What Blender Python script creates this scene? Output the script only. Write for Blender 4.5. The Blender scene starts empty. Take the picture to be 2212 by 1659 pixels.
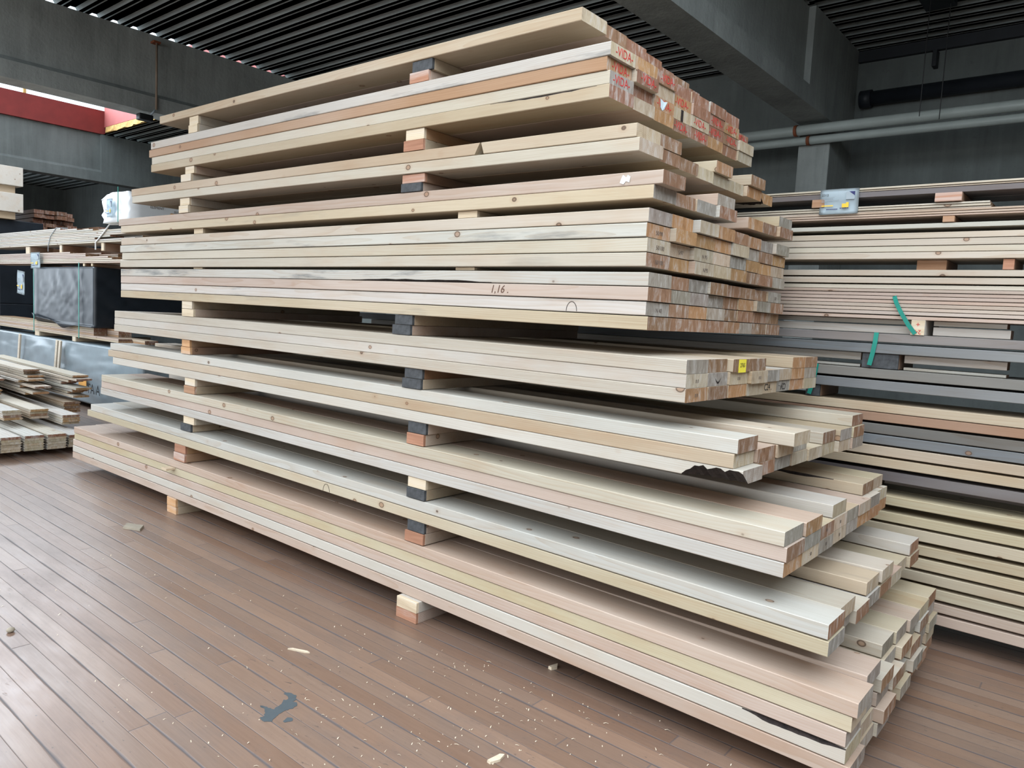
import bpy, bmesh, math, random
from mathutils import Vector, Matrix, noise
random.seed(11)
S = bpy.context.scene
COL = S.collection
R = random.random
PI = math.pi

# ------------------------------------------------------------------ helpers
def lin(r, g, b):
    f = lambda c: (c/255/12.92) if c/255 <= .04045 else ((c/255+.055)/1.055)**2.4
    return (f(r), f(g), f(b), 1)

def link(o):
    COL.objects.link(o); return o

def obj(name, bm, mats, parent=None, loc=(0, 0, 0), smooth=False):
    me = bpy.data.meshes.new(name)
    bm.normal_update()
    bm.to_mesh(me); bm.free()
    for m in (mats if isinstance(mats, (list, tuple)) else [mats]):
        me.materials.append(m)
    if smooth:
        for p in me.polygons: p.use_smooth = True
    o = link(bpy.data.objects.new(name, me))
    o.location = loc
    if parent is not None: o.parent = parent
    return o

def empty(name, loc):
    o = link(bpy.data.objects.new(name, None)); o.location = loc; o.empty_display_size = .1; return o

def tag(o, label, cat, group=None):
    o['label'] = label; o['category'] = cat
    if group: o['group'] = group
    return o

def struct(o, label=None):
    o['kind'] = 'structure'
    if label: o['label'] = label
    return o

def add_box(bm, x0, x1, y0, y1, z0, z1, c=0.0, mi=0):
    """box, with chamfered edges when c > 0"""
    if c <= 0:
        v = [bm.verts.new(p) for p in ((x0,y0,z0),(x1,y0,z0),(x1,y1,z0),(x0,y1,z0),(x0,y0,z1),(x1,y0,z1),(x1,y1,z1),(x0,y1,z1))]
        for f in ((3,2,1,0),(4,5,6,7),(0,1,5,4),(1,2,6,5),(2,3,7,6),(3,0,4,7)):
            bm.faces.new([v[i] for i in f]).material_index = mi
        return
    t = bmesh.new()
    add_box(t, x0, x1, y0, y1, z0, z1)
    bmesh.ops.bevel(t, geom=t.edges[:], offset=c, segments=2, affect='EDGES', profile=.6)
    merge(bm, t, mi)

def merge(bm, t, mi=None, mat=None):
    vm = {}
    for v in t.verts: vm[v] = bm.verts.new(mat @ v.co if mat else v.co)
    for f in t.faces:
        g = bm.faces.new([vm[v] for v in f.verts]); g.material_index = f.material_index if mi is None else mi
        g.smooth = f.smooth
    t.free()

def add_cyl(bm, a, b, r, n=16, mi=0, smooth=True, r2=None):
    a, b = Vector(a), Vector(b); d = b-a
    q = Vector((0, 0, 1)).rotation_difference(d.normalized()).to_matrix()
    r2 = r if r2 is None else r2
    va = [bm.verts.new(a+q@Vector((r*math.cos(2*PI*i/n), r*math.sin(2*PI*i/n), 0))) for i in range(n)]
    vb = [bm.verts.new(b+q@Vector((r2*math.cos(2*PI*i/n), r2*math.sin(2*PI*i/n), 0))) for i in range(n)]
    for i in range(n):
        f = bm.faces.new((va[i], va[(i+1) % n], vb[(i+1) % n], vb[i])); f.smooth = smooth; f.material_index = mi
    bm.faces.new(va[::-1]).material_index = mi; bm.faces.new(vb).material_index = mi

def add_prism_x(bm, prof, x0, x1, mi=0, mi_end=None, closed=True):
    """profile [(y,z)] counter-clockwise seen from +X, swept along X"""
    a = [bm.verts.new((x0, y, z)) for y, z in prof]
    b = [bm.verts.new((x1, y, z)) for y, z in prof]
    n = len(prof)
    for i in range(n if closed else n-1):
        j = (i+1) % n
        bm.faces.new((a[i], b[i], b[j], a[j])).material_index = mi
    if closed:
        e = mi if mi_end is None else mi_end
        bm.faces.new(a).material_index = e; bm.faces.new(b[::-1]).material_index = e

ORD = ['', 'first', 'second', 'third', 'fourth', 'fifth', 'sixth', 'seventh', 'eighth', 'ninth', 'tenth', 'eleventh', 'twelfth',
       'thirteenth', 'fourteenth', 'fifteenth', 'sixteenth', 'seventeenth', 'eighteenth', 'nineteenth', 'twentieth']
def ordn(n):
    if n <= 20: return ORD[n]
    t = {2: 'twenty', 3: 'thirty', 4: 'forty', 5: 'fifty'}[n//10]
    return {2: 'twentieth', 3: 'thirtieth', 4: 'fortieth'}[n//10] if n % 10 == 0 else t+'-'+ORD[n % 10]

# ------------------------------------------------------------------ materials
def new_mat(name):
    m = bpy.data.materials.new(name); m.use_nodes = True
    nt = m.node_tree
    for n in list(nt.nodes): nt.nodes.remove(n)
    out = nt.nodes.new('ShaderNodeOutputMaterial')
    b = nt.nodes.new('ShaderNodeBsdfPrincipled')
    nt.links.new(b.outputs[0], out.inputs[0])
    return m, nt, b

class N:
    """tiny node-building helper"""
    def __init__(s, nt): s.nt = nt
    def n(s, t, **k):
        x = s.nt.nodes.new('ShaderNode'+t)
        for a, v in k.items(): setattr(x, a, v)
        return x
    def put(s, node, i, v):
        sock = node.inputs[i]
        if isinstance(v, bpy.types.NodeSocket): s.nt.links.new(v, sock)
        else: sock.default_value = v
    def math(s, op, a, b=0.0, c=None, clamp=False):
        x = s.n('Math', operation=op, use_clamp=clamp); s.put(x, 0, a); s.put(x, 1, b)
        if c is not None: s.put(x, 2, c)
        return x.outputs[0]
    def vmath(s, op, a, b):
        x = s.n('VectorMath', operation=op); s.put(x, 0, a); s.put(x, 1, b); return x.outputs[0]
    def mix(s, f, a, b, mode='MIX'):
        x = s.n('Mix', data_type='RGBA', blend_type=mode); s.put(x, 0, f); s.put(x, 6, a); s.put(x, 7, b); return x.outputs[2]
    def noise(s, v, scale, detail=4, rough=.55, dist=0.0):
        x = s.n('TexNoise'); s.put(x, 'Vector', v); s.put(x, 'Scale', scale); s.put(x, 'Detail', detail); s.put(x, 'Roughness', rough); s.put(x, 'Distortion', dist)
        return x.outputs[0]
    def ramp(s, f, lo, hi):
        x = s.n('MapRange', clamp=True); s.put(x, 0, f); s.put(x, 1, lo); s.put(x, 2, hi); return x.outputs[0]
    def xyz(s, a, b, c):
        x = s.n('CombineXYZ'); s.put(x, 0, a); s.put(x, 1, b); s.put(x, 2, c); return x.outputs[0]
    def sep(s, v):
        x = s.n('SeparateXYZ'); s.put(x, 0, v); return x.outputs

def wood(name, end=False, rough=.62, knots=True, ring=.0055):
    m, nt, b = new_mat(name); h = N(nt)
    tc = h.n('TexCoord').outputs['Object']
    oi = h.n('ObjectInfo')
    rnd = oi.outputs['Random']
    off = h.xyz(h.math('MULTIPLY', rnd, 91.7), h.math('MULTIPLY', rnd, 37.3), h.math('MULTIPLY', rnd, 53.9))
    p = h.vmath('ADD', tc, off)
    o = h.sep(tc)
    # growth rings around a pith that lies somewhere beside the board
    r2 = h.math('FRACT', h.math('MULTIPLY', rnd, 17.31)); r3 = h.math('FRACT', h.math('MULTIPLY', rnd, 71.77))
    wob = h.noise(h.vmath('MULTIPLY', p, (.9, 6, 6)), 1.0, 2)
    yy = h.math('ADD', o[1], h.math('MULTIPLY', h.math('SUBTRACT', r2, .5), .3))
    zz = h.math('ADD', o[2], h.math('SUBTRACT', .02, h.math('MULTIPLY', r3, .16)))
    rr = h.math('SQRT', h.math('ADD', h.math('MULTIPLY', yy, yy), h.math('MULTIPLY', zz, zz)))
    rr = h.math('ADD', rr, h.math('MULTIPLY', wob, .045))
    rings = h.math('FRACT', h.math('DIVIDE', rr, ring))
    rings = h.math('POWER', rings, 2.2)
    fib = h.noise(h.vmath('MULTIPLY', p, (5, 170, 170)), 1.0, 3, .6)
    warm = h.ramp(h.noise(h.vmath('MULTIPLY', p, (2.2, 9, 9)), 1.0, 4, .6), .5, .72)
    shade = h.noise(h.vmath('MULTIPLY', p, (.7, 2, 2)), 1.0, 3)
    base = oi.outputs['Color']
    stain_a = h.n('Attribute', attribute_type='OBJECT', attribute_name='stain').outputs['Fac']
    if end:
        tint = h.n('Attribute', attribute_type='OBJECT', attribute_name='end_tint').outputs['Color']
        c = tint
        c = h.mix(h.math('MULTIPLY', rings, .42), c, h.mix(1.0, c, (.62, .5, .4, 1), 'MULTIPLY'))
        saw = h.noise(h.vmath('MULTIPLY', p, (1, 38, 13)), 1.0, 5, .7, .6)
        c = h.mix(h.math('MULTIPLY', h.ramp(saw, .5, .7), .6), c, (.55, .53, .5, 1))
        c = h.mix(h.math('MULTIPLY', h.ramp(saw, .48, .3), .6), c, h.mix(1.0, c, (.5, .42, .36, 1), 'MULTIPLY'))
        h.put(b, 'Roughness', .8)
    else:
        c = h.mix(h.math('MULTIPLY', rings, .42), base, h.mix(1.0, base, (.78, .64, .5, 1), 'MULTIPLY'))
        c = h.mix(h.math('MULTIPLY', warm, .4), c, h.mix(1.0, c, (.9, .7, .54, 1), 'MULTIPLY'))
        c = h.mix(h.math('MULTIPLY', h.ramp(fib, .35, .75), .34), c, h.mix(1.0, c, (.72, .64, .56, 1), 'MULTIPLY'))
        c = h.mix(h.math('MULTIPLY', h.ramp(shade, .4, .65), .16), c, (.72, .67, .60, 1))
        # blue-grey stain and dirt
        st = h.noise(h.vmath('MULTIPLY', p, (1.7, 14, 14)), 1.0, 6, .62)
        st = h.math('MULTIPLY', h.ramp(st, .56, .7), stain_a, clamp=True)
        c = h.mix(st, c, (.13, .135, .13, 1))
        if knots:
            v = h.n('TexVoronoi', feature='F1'); h.put(v, 'Vector', h.vmath('MULTIPLY', p, (.75, 1, 1))); h.put(v, 'Scale', 8.5); h.put(v, 'Randomness', 1.0)
            d = v.outputs['Distance']; kr = h.sep(v.outputs['Color'])[0]
            on = h.math('GREATER_THAN', kr, .3)
            sz = h.math('ADD', .035, h.math('MULTIPLY', kr, .075))
            q = h.math('DIVIDE', d, sz)
            halo = h.math('MULTIPLY', h.ramp(q, 1.9, 1.0), on)
            core = h.math('MULTIPLY', h.ramp(q, 1.05, .92), on)
            ringk = h.math('MULTIPLY', h.math('MULTIPLY', h.ramp(q, 1.08, .96), h.ramp(q, .66, .86)), on)
            c = h.mix(h.math('MULTIPLY', halo, .22), c, h.mix(1.0, c, (.75, .5, .33, 1), 'MULTIPLY'))
            c = h.mix(h.math('MULTIPLY', core, .62), c, (.26, .14, .075, 1))
            c = h.mix(h.math('MULTIPLY', ringk, .75), c, (.05, .03, .02, 1))
        h.put(b, 'Roughness', rough)
    h.put(b, 'Base Color', c)
    b.inputs['Specular IOR Level'].default_value = .3
    bp = h.n('Bump'); h.put(bp, 'Strength', .25 if end else .12); h.put(bp, 'Distance', .002); h.put(bp, 'Height', h.math('ADD', fib, rings))
    nt.links.new(bp.outputs[0], b.inputs['Normal'])
    return m

def plain(name, col, rough=.6, metal=0.0, var=.25, scale=6.0, stretch=(1, 1, 1), spec=.4, bump=0.0, emit=None):
    m, nt, b = new_mat(name); h = N(nt)
    tc = h.n('TexCoord').outputs['Object']
    v = h.vmath('MULTIPLY', tc, stretch)
    f = h.noise(v, scale, 6, .6)
    c = h.mix(h.ramp(f, .3, .7), tuple(x*(1-var) for x in col[:3])+(1,), tuple(min(1, x*(1+var*.6)) for x in col[:3])+(1,))
    h.put(b, 'Base Color', c); h.put(b, 'Roughness', rough); h.put(b, 'Metallic', metal)
    b.inputs['Specular IOR Level'].default_value = spec
    if bump:
        bp = h.n('Bump'); h.put(bp, 'Strength', bump); h.put(bp, 'Distance', .01); h.put(bp, 'Height', f); nt.links.new(bp.outputs[0], b.inputs['Normal'])
    return m

def concrete(name, col, streak=(9, 9, .7)):
    m, nt, b = new_mat(name); h = N(nt)
    tc = h.n('TexCoord').outputs['Object']
    f1 = h.noise(tc, 1.1, 6, .62)
    f2 = h.noise(h.vmath('MULTIPLY', tc, streak), 1.0, 5, .65)
    f3 = h.noise(tc, 28, 4, .6)
    c = h.mix(h.ramp(f1, .3, .7), tuple(x*.72 for x in col[:3])+(1,), tuple(x*1.22 for x in col[:3])+(1,))
    c = h.mix(h.math('MULTIPLY', h.ramp(f2, .5, .75), .35), c, tuple(x*1.6 for x in col[:3])+(1,))
    c = h.mix(h.math('MULTIPLY', h.ramp(f2, .45, .25), .45), c, tuple(x*.5 for x in col[:3])+(1,))
    c = h.mix(h.math('MULTIPLY', h.ramp(f3, .62, .72), .35), c, tuple(x*.55 for x in col[:3])+(1,))
    h.put(b, 'Base Color', c); h.put(b, 'Roughness', .85)
    bp = h.n('Bump'); h.put(bp, 'Strength', .3); h.put(bp, 'Distance', .01); h.put(bp, 'Height', h.math('ADD', f2, f3)); nt.links.new(bp.outputs[0], b.inputs['Normal'])
    return m

def floor_mat():
    m, nt, b = new_mat('worn_plank_floor'); h = N(nt)
    tc = h.n('TexCoord').outputs['Object']
    o = h.sep(tc); x, y = o[0], o[1]
    P = .0665
    wv = h.math('MULTIPLY', h.math('SUBTRACT', h.noise(h.xyz(h.math('MULTIPLY', x, 1.3), h.math('MULTIPLY', y, 1.3), 0), 1.0, 2), .5), .006)
    yy = h.math('ADD', h.math('ADD', y, wv), 20.0)
    i = h.math('FLOOR', h.math('DIVIDE', yy, P)); fy = h.math('FRACT', h.math('DIVIDE', yy, P))
    i2 = h.math('FLOOR', h.math('DIVIDE', yy, 2*P)); fy2 = h.math('FRACT', h.math('DIVIDE', yy, 2*P))
    wn = h.n('TexWhiteNoise', noise_dimensions='1D'); h.put(wn, 'W', h.math('ADD', i, .37)); rr = wn.outputs['Value']
    L = 2.3
    xs = h.math('ADD', h.math('DIVIDE', x, L), h.math('MULTIPLY', rr, 7.0)); k = h.math('FLOOR', xs); fx = h.math('FRACT', xs)
    wn2 = h.n('TexWhiteNoise', noise_dimensions='2D'); h.put(wn2, 'Vector', h.xyz(i, k, 0)); pr = h.sep(wn2.outputs['Color'])
    # joints: every second one is wide and dirty
    e2 = h.math('MULTIPLY', h.math('MINIMUM', fy2, h.math('SUBTRACT', 1.0, fy2)), 2*P)
    e1 = h.math('MULTIPLY', h.math('MINIMUM', fy, h.math('SUBTRACT', 1.0, fy)), P)
    ex = h.math('MULTIPLY', h.math('MINIMUM', fx, h.math('SUBTRACT', 1.0, fx)), L)
    jw = h.noise(h.xyz(h.math('MULTIPLY', x, 3.0), h.math('MULTIPLY', y, 9.0), 0), 1.0, 4)
    j2 = h.ramp(e2, h.math('ADD', .0024, h.math('MULTIPLY', h.ramp(jw, .4, .75), .008)), .0009)
    j1 = h.math('MULTIPLY', h.ramp(e1, .0022, .0006), .6)
    jx = h.math('MULTIPLY', h.ramp(ex, .004, .001), .7)
    joint = h.math('MAXIMUM', h.math('MAXIMUM', j2, j1), jx)
    g = h.noise(h.xyz(h.math('MULTIPLY', x, 4.0), h.math('MULTIPLY', y, 90.0), h.math('MULTIPLY', rr, 40)), 1.0, 5, .6)
    g2 = h.noise(h.xyz(h.math('MULTIPLY', x, 2.0), h.math('MULTIPLY', y, 5.0), 3.0), 1.0, 6, .65)
    c = h.mix(pr[0], lin(112, 85, 68), lin(134, 107, 89))
    c = h.mix(h.math('MULTIPLY', pr[1], .35), c, lin(122, 108, 98))
    c = h.mix(h.math('MULTIPLY', h.ramp(g, .4, .72), .4), c, h.mix(1.0, c, (.6, .52, .48, 1), 'MULTIPLY'))
    c = h.mix(h.math('MULTIPLY', h.ramp(g2, .5, .72), .5), c, lin(94, 82, 76))
    # short dark scratches and dents
    sc = h.noise(h.xyz(h.math('MULTIPLY', h.math('ADD', x, h.math('MULTIPLY', y, .5)), 16.0), h.math('MULTIPLY', h.math('SUBTRACT', y, h.math('MULTIPLY', x, .25)), 85.0), 0), 1.0, 5, .7)
    scm = h.math('MULTIPLY', h.ramp(sc, .60, .66), h.ramp(h.noise(h.xyz(x, h.math('MULTIPLY', y, 2.0), 9.0), 1.6, 3), .44, .62))
    c = h.mix(h.math('MULTIPLY', scm, .8), c, lin(62, 52, 47))
    pt = h.noise(h.xyz(h.math('MULTIPLY', x, 40.0), h.math('MULTIPLY', y, 70.0), 4.0), 1.0, 2)
    c = h.mix(h.math('MULTIPLY', h.ramp(pt, .70, .75), .7), c, lin(58, 48, 44))
    # dirty blue-grey filler in the wide joints
    c = h.mix(h.math('MULTIPLY', joint, .85), c, lin(62, 60, 64))
    h.put(b, 'Base Color', c)
    rg = h.math('ADD', .33, h.math('MULTIPLY', h.ramp(g2, .35, .7), .16))
    rg = h.math('ADD', rg, h.math('MULTIPLY', joint, .3))
    h.put(b, 'Roughness', rg); b.inputs['Specular IOR Level'].default_value = 1.0
    bp = h.n('Bump'); h.put(bp, 'Strength', .35); h.put(bp, 'Distance', .003)
    h.put(bp, 'Height', h.math('SUBTRACT', h.math('SUBTRACT', h.math('MULTIPLY', g, .35), joint), h.math('MULTIPLY', scm, .4)))
    nt.links.new(bp.outputs[0], b.inputs['Normal'])
    return m

M = {
    'wood': wood('spruce_side'), 'end': wood('spruce_end', end=True), 'slat': wood('planed_side', knots=True, rough=.5),
    'bark': plain('bark', lin(42, 33, 30), .9, var=.6, scale=60, bump=.8),
    'dip': plain('dipped_end', lin(66, 68, 70), .7, var=.5, scale=40),
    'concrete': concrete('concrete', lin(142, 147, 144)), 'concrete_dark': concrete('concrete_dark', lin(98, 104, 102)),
    'metal': plain('galvanised_sheet', lin(164, 173, 172), .5, 0, .25, 3, (.3, 6, 6)),
    'floor': floor_mat(),
    'pipe': plain('painted_pipe', lin(150, 158, 154), .4, 0, .12, 3), 'rust': plain('rusty_band', lin(120, 66, 40), .7),
    'darkpipe': plain('dark_pipe', lin(34, 38, 44), .5), 'wire': plain('steel_wire', lin(60, 60, 60), .5, .6),
    'red': plain('red_fascia', lin(120, 42, 38), .7, 0, .15), 'foam': plain('roof_insulation', lin(196, 162, 100), .9, 0, .35, 20, bump=.6),
    'ink_red': plain('red_ink', lin(196, 62, 58), .8, 0, .35, 60), 'ink_black': plain('black_ink', lin(34, 30, 30), .8, 0, .2, 60),
    'ink_grey': plain('grey_ink', lin(110, 98, 90), .8, 0, .2, 60), 'pencil': plain('pencil', lin(92, 66, 52), .8),
    'paper': plain('paper', lin(206, 222, 230), .6, 0, .03), 'yellow': plain('yellow_print', lin(226, 186, 60), .6, 0, .08),
    'navy': plain('navy_print', lin(38, 42, 92), .6), 'greyprint': plain('grey_print', lin(150, 160, 166), .6), 'note': plain('yellow_note', lin(236, 222, 70), .7, 0, .05),
    'foil': plain('black_foil', lin(30, 36, 43), .4, 0, .35, 5, (1, 1, 1), .4, .1), 'greyfoil': plain('grey_foil', lin(128, 140, 146), .3, 0, .15, 4, spec=.5),
    'whitefoil': plain('white_foil', lin(232, 236, 238), .4, 0, .05, 4), 'teal': plain('teal_strap', lin(0, 128, 112), .4, 0, .15, 6),
    'whitestrap': plain('white_strap', lin(224, 226, 224), .5), 'black': plain('black_plastic', lin(24, 25, 27), .5),
    'paint': plain('dried_paint', lin(70, 78, 82), .55, 0, .12, 30), 'chip': plain('wood_chip', lin(202, 186, 162), .8, 0, .2, 30),
    'chipgrey': plain('grey_chip', lin(150, 140, 124), .8), 'orange_ink': plain('orange_print', lin(232, 168, 84), .6),
    'glass': None,
}

TONE = {'pale': lin(204, 194, 177), 'white': lin(204, 200, 191), 'pink': lin(199, 177, 160), 'tan': lin(196, 177, 150), 'orange': lin(184, 146, 110),
        'grey': lin(122, 120, 115), 'brown': lin(152, 114, 86), 'yellow': lin(203, 189, 160), 'rose': lin(198, 179, 165), 'violet': lin(118, 112, 113), 'blue': lin(114, 120, 124), 'rust': lin(172, 132, 104)}
ENDT = {'brown': lin(166, 130, 102), 'grey': lin(174, 166, 154), 'light': lin(206, 190, 164), 'orange': lin(194, 152, 110), 'red': lin(166, 122, 98)}

# ------------------------------------------------------------------ one sawn board
def board_mesh(name, L, w, t, zf=None, c=.0022, wane=None, skew=0.0, skew0=0.0, step=.3, mats=None):
    """local x 0..L, y 0..w, z 0..t; zf(x) lifts the board along its length; wane = (edge, xa, xb, size)"""
    bm = bmesh.new()
    xs = [L*i/max(1, math.ceil(L/step)) for i in range(max(1, math.ceil(L/step))+1)]
    if wane:
        e, xa, xb, s = wane
        k = 14
        xs = sorted(set([x for x in xs if x < xa-.01 or x > xb+.01] + [min(L, max(0, xa+(xb-xa)*i/k)) for i in range(k+1)]))
    rows = []
    rnd = random.Random(name+str(L))
    for x in xs:
        cs = {'bf': (c, c), 'tf': (c, c)}
        if wane and xa-1e-6 <= x <= xb+1e-6:
            f = (x-xa)/(xb-xa)
            a = min(1, f*5) * (1.0 if xb >= L-1e-4 else min(1, (1-f)*5))
            q = max(c, s*a*(.75+.5*rnd.random()))
            cs[e] = (min(q*1.3, w*.8), min(q, t*.92))
        z = zf(x) if zf else 0
        bf, tf = cs['bf'], cs['tf']
        sec = [(bf[0], 0), (w-c, 0), (w, c), (w, t-c), (w-c, t), (tf[0], t), (0, t-tf[1]), (0, bf[1])]
        row = []
        for (y, zz) in sec:
            xx = x
            if skew and x == xs[-1]: xx = x+skew*(zz/t-1)
            if skew0 and x == xs[0]: xx = x+skew0*(1-zz/t)
            row.append(bm.verts.new((xx, y, zz+z)))
        rows.append(row)
    for a, b in zip(rows, rows[1:]):
        for i in range(8):
            j = (i+1) % 8
            f = bm.faces.new((a[i], a[j], b[j], b[i]))
            if wane and ((wane[0] == 'bf' and i == 7) or (wane[0] == 'tf' and i == 5)):
                xm = (a[0].co.x+b[0].co.x)/2
                if xa < xm < xb: f.material_index = 2
    bm.faces.new(rows[0]).material_index = 1
    bm.faces.new(rows[-1][::-1]).material_index = 1
    bmesh.ops.recalc_face_normals(bm, faces=bm.faces[:])
    return obj(name, bm, mats or [M['wood'], M['end'], M['bark']])

WA = .71
def jit(c, a=.06):
    k = WA*(1+(R()-.5)*2*a)
    return (min(1, c[0]*k*(1+(R()-.5)*a)), min(1, c[1]*k), min(1, c[2]*k*(1+(R()-.5)*a)), 1)

def dress(o, tone, end='brown', stain=0.0):
    o.color = jit(TONE[tone])
    e = jit(ENDT[end], .12); o['end_tint'] = [e[0], e[1], e[2]]
    o['stain'] = float(stain)
    return o

def meshed(name, cu):
    """a curve or text turned into a mesh object of its own"""
    t = bpy.data.objects.new(name, cu); link(t)
    bpy.context.view_layer.update()
    me = bpy.data.meshes.new_from_object(t.evaluated_get(bpy.context.evaluated_depsgraph_get()))
    bpy.data.objects.remove(t); me.name = name
    return link(bpy.data.objects.new(name, me))

def stamp(name, text, size, mat, parent, loc, face='end', rotz=0.0, shear=0.0, sx=1.0):
    cu = bpy.data.curves.new(name, 'FONT'); cu.body = text; cu.size = size; cu.align_x = 'CENTER'; cu.align_y = 'CENTER'; cu.shear = shear
    cu.resolution_u = 3; cu.extrude = .0002
    cu.materials.append(mat)
    o = meshed(name, cu)
    o.parent = parent; o.location = loc
    base = Matrix.Rotation(PI/2, 4, 'X')
    if face == 'end': base = Matrix.Rotation(PI/2, 4, 'Z') @ base
    o.rotation_euler = (base @ Matrix.Rotation(rotz, 4, 'Z')).to_euler()
    o.scale = (sx, 1, 1)
    return o

# ------------------------------------------------------------------ the big pile
Y0, W, T = 2.1409, .155, .0446
K = 1.03125
# tier: (rows, bottom z far end, top z far end, bottom z near end, top z near end, bow)
TIERS = {'T11': (5, .0918, .331, .0775, .3145, .014), 'T10': (2, .4413, .5332, .4115, .5084, .008), 'T9': (3, .6239, .7631, .6022, .7404, .006),
         'T8': (3, .8518, .9910, .8487, .9860, .003), 'T7': (3, 1.0756, 1.2130, 1.0746, 1.2110, .002), 'TB': (4, 1.3045, 1.4912, 1.2953, 1.4860, .002),
         'TA': (4, 1.5015, 1.6933, 1.5015, 1.6933, 0), 'T4': (2, 1.7253, 1.8171, 1.7190, 1.8080, 0), 'T3': (2, 1.9068, 1.9960, 1.8730, 1.9660, .004),
         'T2': (4, 2.0811, 2.2620, 2.0600, 2.2420, .003), 'T1': (1, 2.3580, 2.4040, 2.3330, 2.3800, .002)}
ORDER = ['T11', 'T10', 'T9', 'T8', 'T7', 'TB', 'TA', 'T4', 'T3', 'T2', 'T1']
ENDS = {
('T1',1):{1:-1.549,2:-1.561,3:-1.567,4:-1.584,5:-1.612,6:-1.617,7:-1.643},
('T2',1):{1:-1.421,2:-1.421,3:-1.423,4:-1.443,5:-1.439,6:-1.433,7:-1.441},
('T2',2):{1:-1.434,2:-1.413,3:-1.43,4:-1.438,5:-1.429,6:-1.437,7:-1.437,8:-1.46},
('T2',3):{1:-1.422,2:-1.436,3:-1.428,4:-1.434,5:-1.431,6:-1.438,7:-1.439,8:-1.429},
('T2',4):{1:-1.418,2:-1.422,3:-1.427,4:-1.434,5:-1.433,6:-1.437,7:-1.442,8:-1.434},
('T3',1):{1:-1.302,2:-1.302,5:-1.312,7:-1.298},
('T3',2):{1:-1.288,2:-1.304,3:-1.31,4:-1.321,5:-1.327,6:-1.328,7:-1.312,8:-1.322},
('T4',1):{1:-1.196,4:-1.224,8:-1.224},
('T4',2):{1:-1.227,2:-1.233,3:-1.227,4:-1.212,6:-1.231,7:-1.231,8:-1.216},
('TA',1):{1:-1.239,2:-1.236,3:-1.208,4:-1.214,5:-1.224,6:-1.232,7:-1.242,8:-1.226},
('TA',2):{1:-1.241,2:-1.218,3:-1.222,4:-1.226,5:-1.217,6:-1.239,7:-1.238,8:-1.241},
('TA',3):{1:-1.236,2:-1.241,3:-1.225,4:-1.226,5:-1.227,6:-1.231,7:-1.242,8:-1.243},
('TA',4):{1:-1.234,2:-1.242,3:-1.218,4:-1.218,5:-1.22,6:-1.231,7:-1.231,8:-1.235},
('TB',1):{1:-1.222,2:-1.235,3:-1.237,4:-1.225,5:-1.239,6:-1.242,7:-1.253,8:-1.245},
('TB',2):{1:-1.219,2:-1.227,3:-1.231,4:-1.242,5:-1.25,6:-1.244,7:-1.229,8:-1.231},
('TB',3):{1:-1.225,2:-1.228,3:-1.233,4:-1.231,5:-1.248,6:-1.245,7:-1.245,8:-1.249},
('TB',4):{1:-1.215,2:-1.226,3:-1.23,4:-1.232,5:-1.233,6:-1.244,7:-1.244,8:-1.24},
('T7',1):{1:-1.066,2:-1.069,3:-1.047,4:-1.052,7:-1.06,8:-1.06},
('T7',2):{1:-1.065,2:-1.064,3:-1.056,4:-1.041,5:-1.053,6:-1.062,7:-1.061,8:-1.061},
('T7',3):{1:-1.062,2:-1.06,3:-1.058,4:-1.055,5:-1.062,6:-1.068,7:-1.065,8:-1.059},
('T8',1):{1:-0.88,3:-0.819,8:-0.852},
('T8',2):{1:-0.888,2:-0.877,3:-0.871,4:-0.877,6:-0.868,7:-0.85,8:-0.842},
('T8',3):{1:-0.856,2:-0.876,3:-0.879,4:-0.873,5:-0.866,6:-0.869,7:-0.852,8:-0.843},
('T9',1):{1:-0.716,2:-0.708,4:-0.722,7:-0.749,8:-0.752},
('T9',2):{1:-0.708,2:-0.709,3:-0.714,4:-0.716,5:-0.718,6:-0.715,7:-0.72,8:-0.731},
('T9',3):{1:-0.713,2:-0.712,3:-0.713,4:-0.716,5:-0.719,6:-0.72,7:-0.719,8:-0.731},
('T10',1):{1:-0.575,2:-0.588,4:-0.594,5:-0.584,8:-0.594},
('T10',2):{1:-0.571,2:-0.6,3:-0.581,4:-0.588,5:-0.587,6:-0.586,7:-0.603,8:-0.589},
('T11',1):{1:-0.479,2:-0.498,4:-0.53,5:-0.522,6:-0.511,7:-0.51,8:-0.513},
('T11',2):{1:-0.492,2:-0.515,3:-0.49,4:-0.52,5:-0.50,6:-0.522,7:-0.505,8:-0.515},
('T11',3):{1:-0.503,2:-0.512,3:-0.50,4:-0.488,5:-0.525,6:-0.50,7:-0.512,8:-0.50},
('T11',4):{1:-0.494,2:-0.505,3:-0.475,4:-0.515,5:-0.51,6:-0.488,7:-0.518,8:-0.507},
('T11',5):{1:-0.485,2:-0.50,3:-0.49,4:-0.515,5:-0.492,6:-0.505,7:-0.5,8:-0.51}}
LEFT = {'T11': [-5.967, -5.967, -5.990, -5.992, -5.992], 'T10': [-5.665, -5.723], 'T9': [-5.469, -5.483, -5.492], 'T8': [-5.342, -5.366, -5.292],
        'T7': [-5.269, -5.274, -5.268], 'TB': [-5.174, -5.166, -5.173, -5.172], 'TA': [-5.177, -5.182, -5.157, -5.176], 'T4': [-5.214, -5.181],
        'T3': [-5.016, -5.004], 'T2': [-4.746, -4.773, -4.745, -4.745], 'T1': [-4.638]}
FRONT = {'T1': ['tan'], 'T2': ['white', 'orange', 'pale', 'tan'], 'T3': ['tan', 'pale'], 'T4': ['pink', 'yellow'], 'TA': ['pale', 'white', 'pale', 'pale'],
         'TB': ['white', 'rose', 'white', 'yellow'], 'T7': ['pale', 'white', 'pale'], 'T8': ['white', 'tan', 'white'], 'T9': ['pale', 'rose', 'white'],
         'T10': ['white', 'yellow'], 'T11': ['pink', 'yellow', 'rose', 'white', 'pink']}
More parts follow.
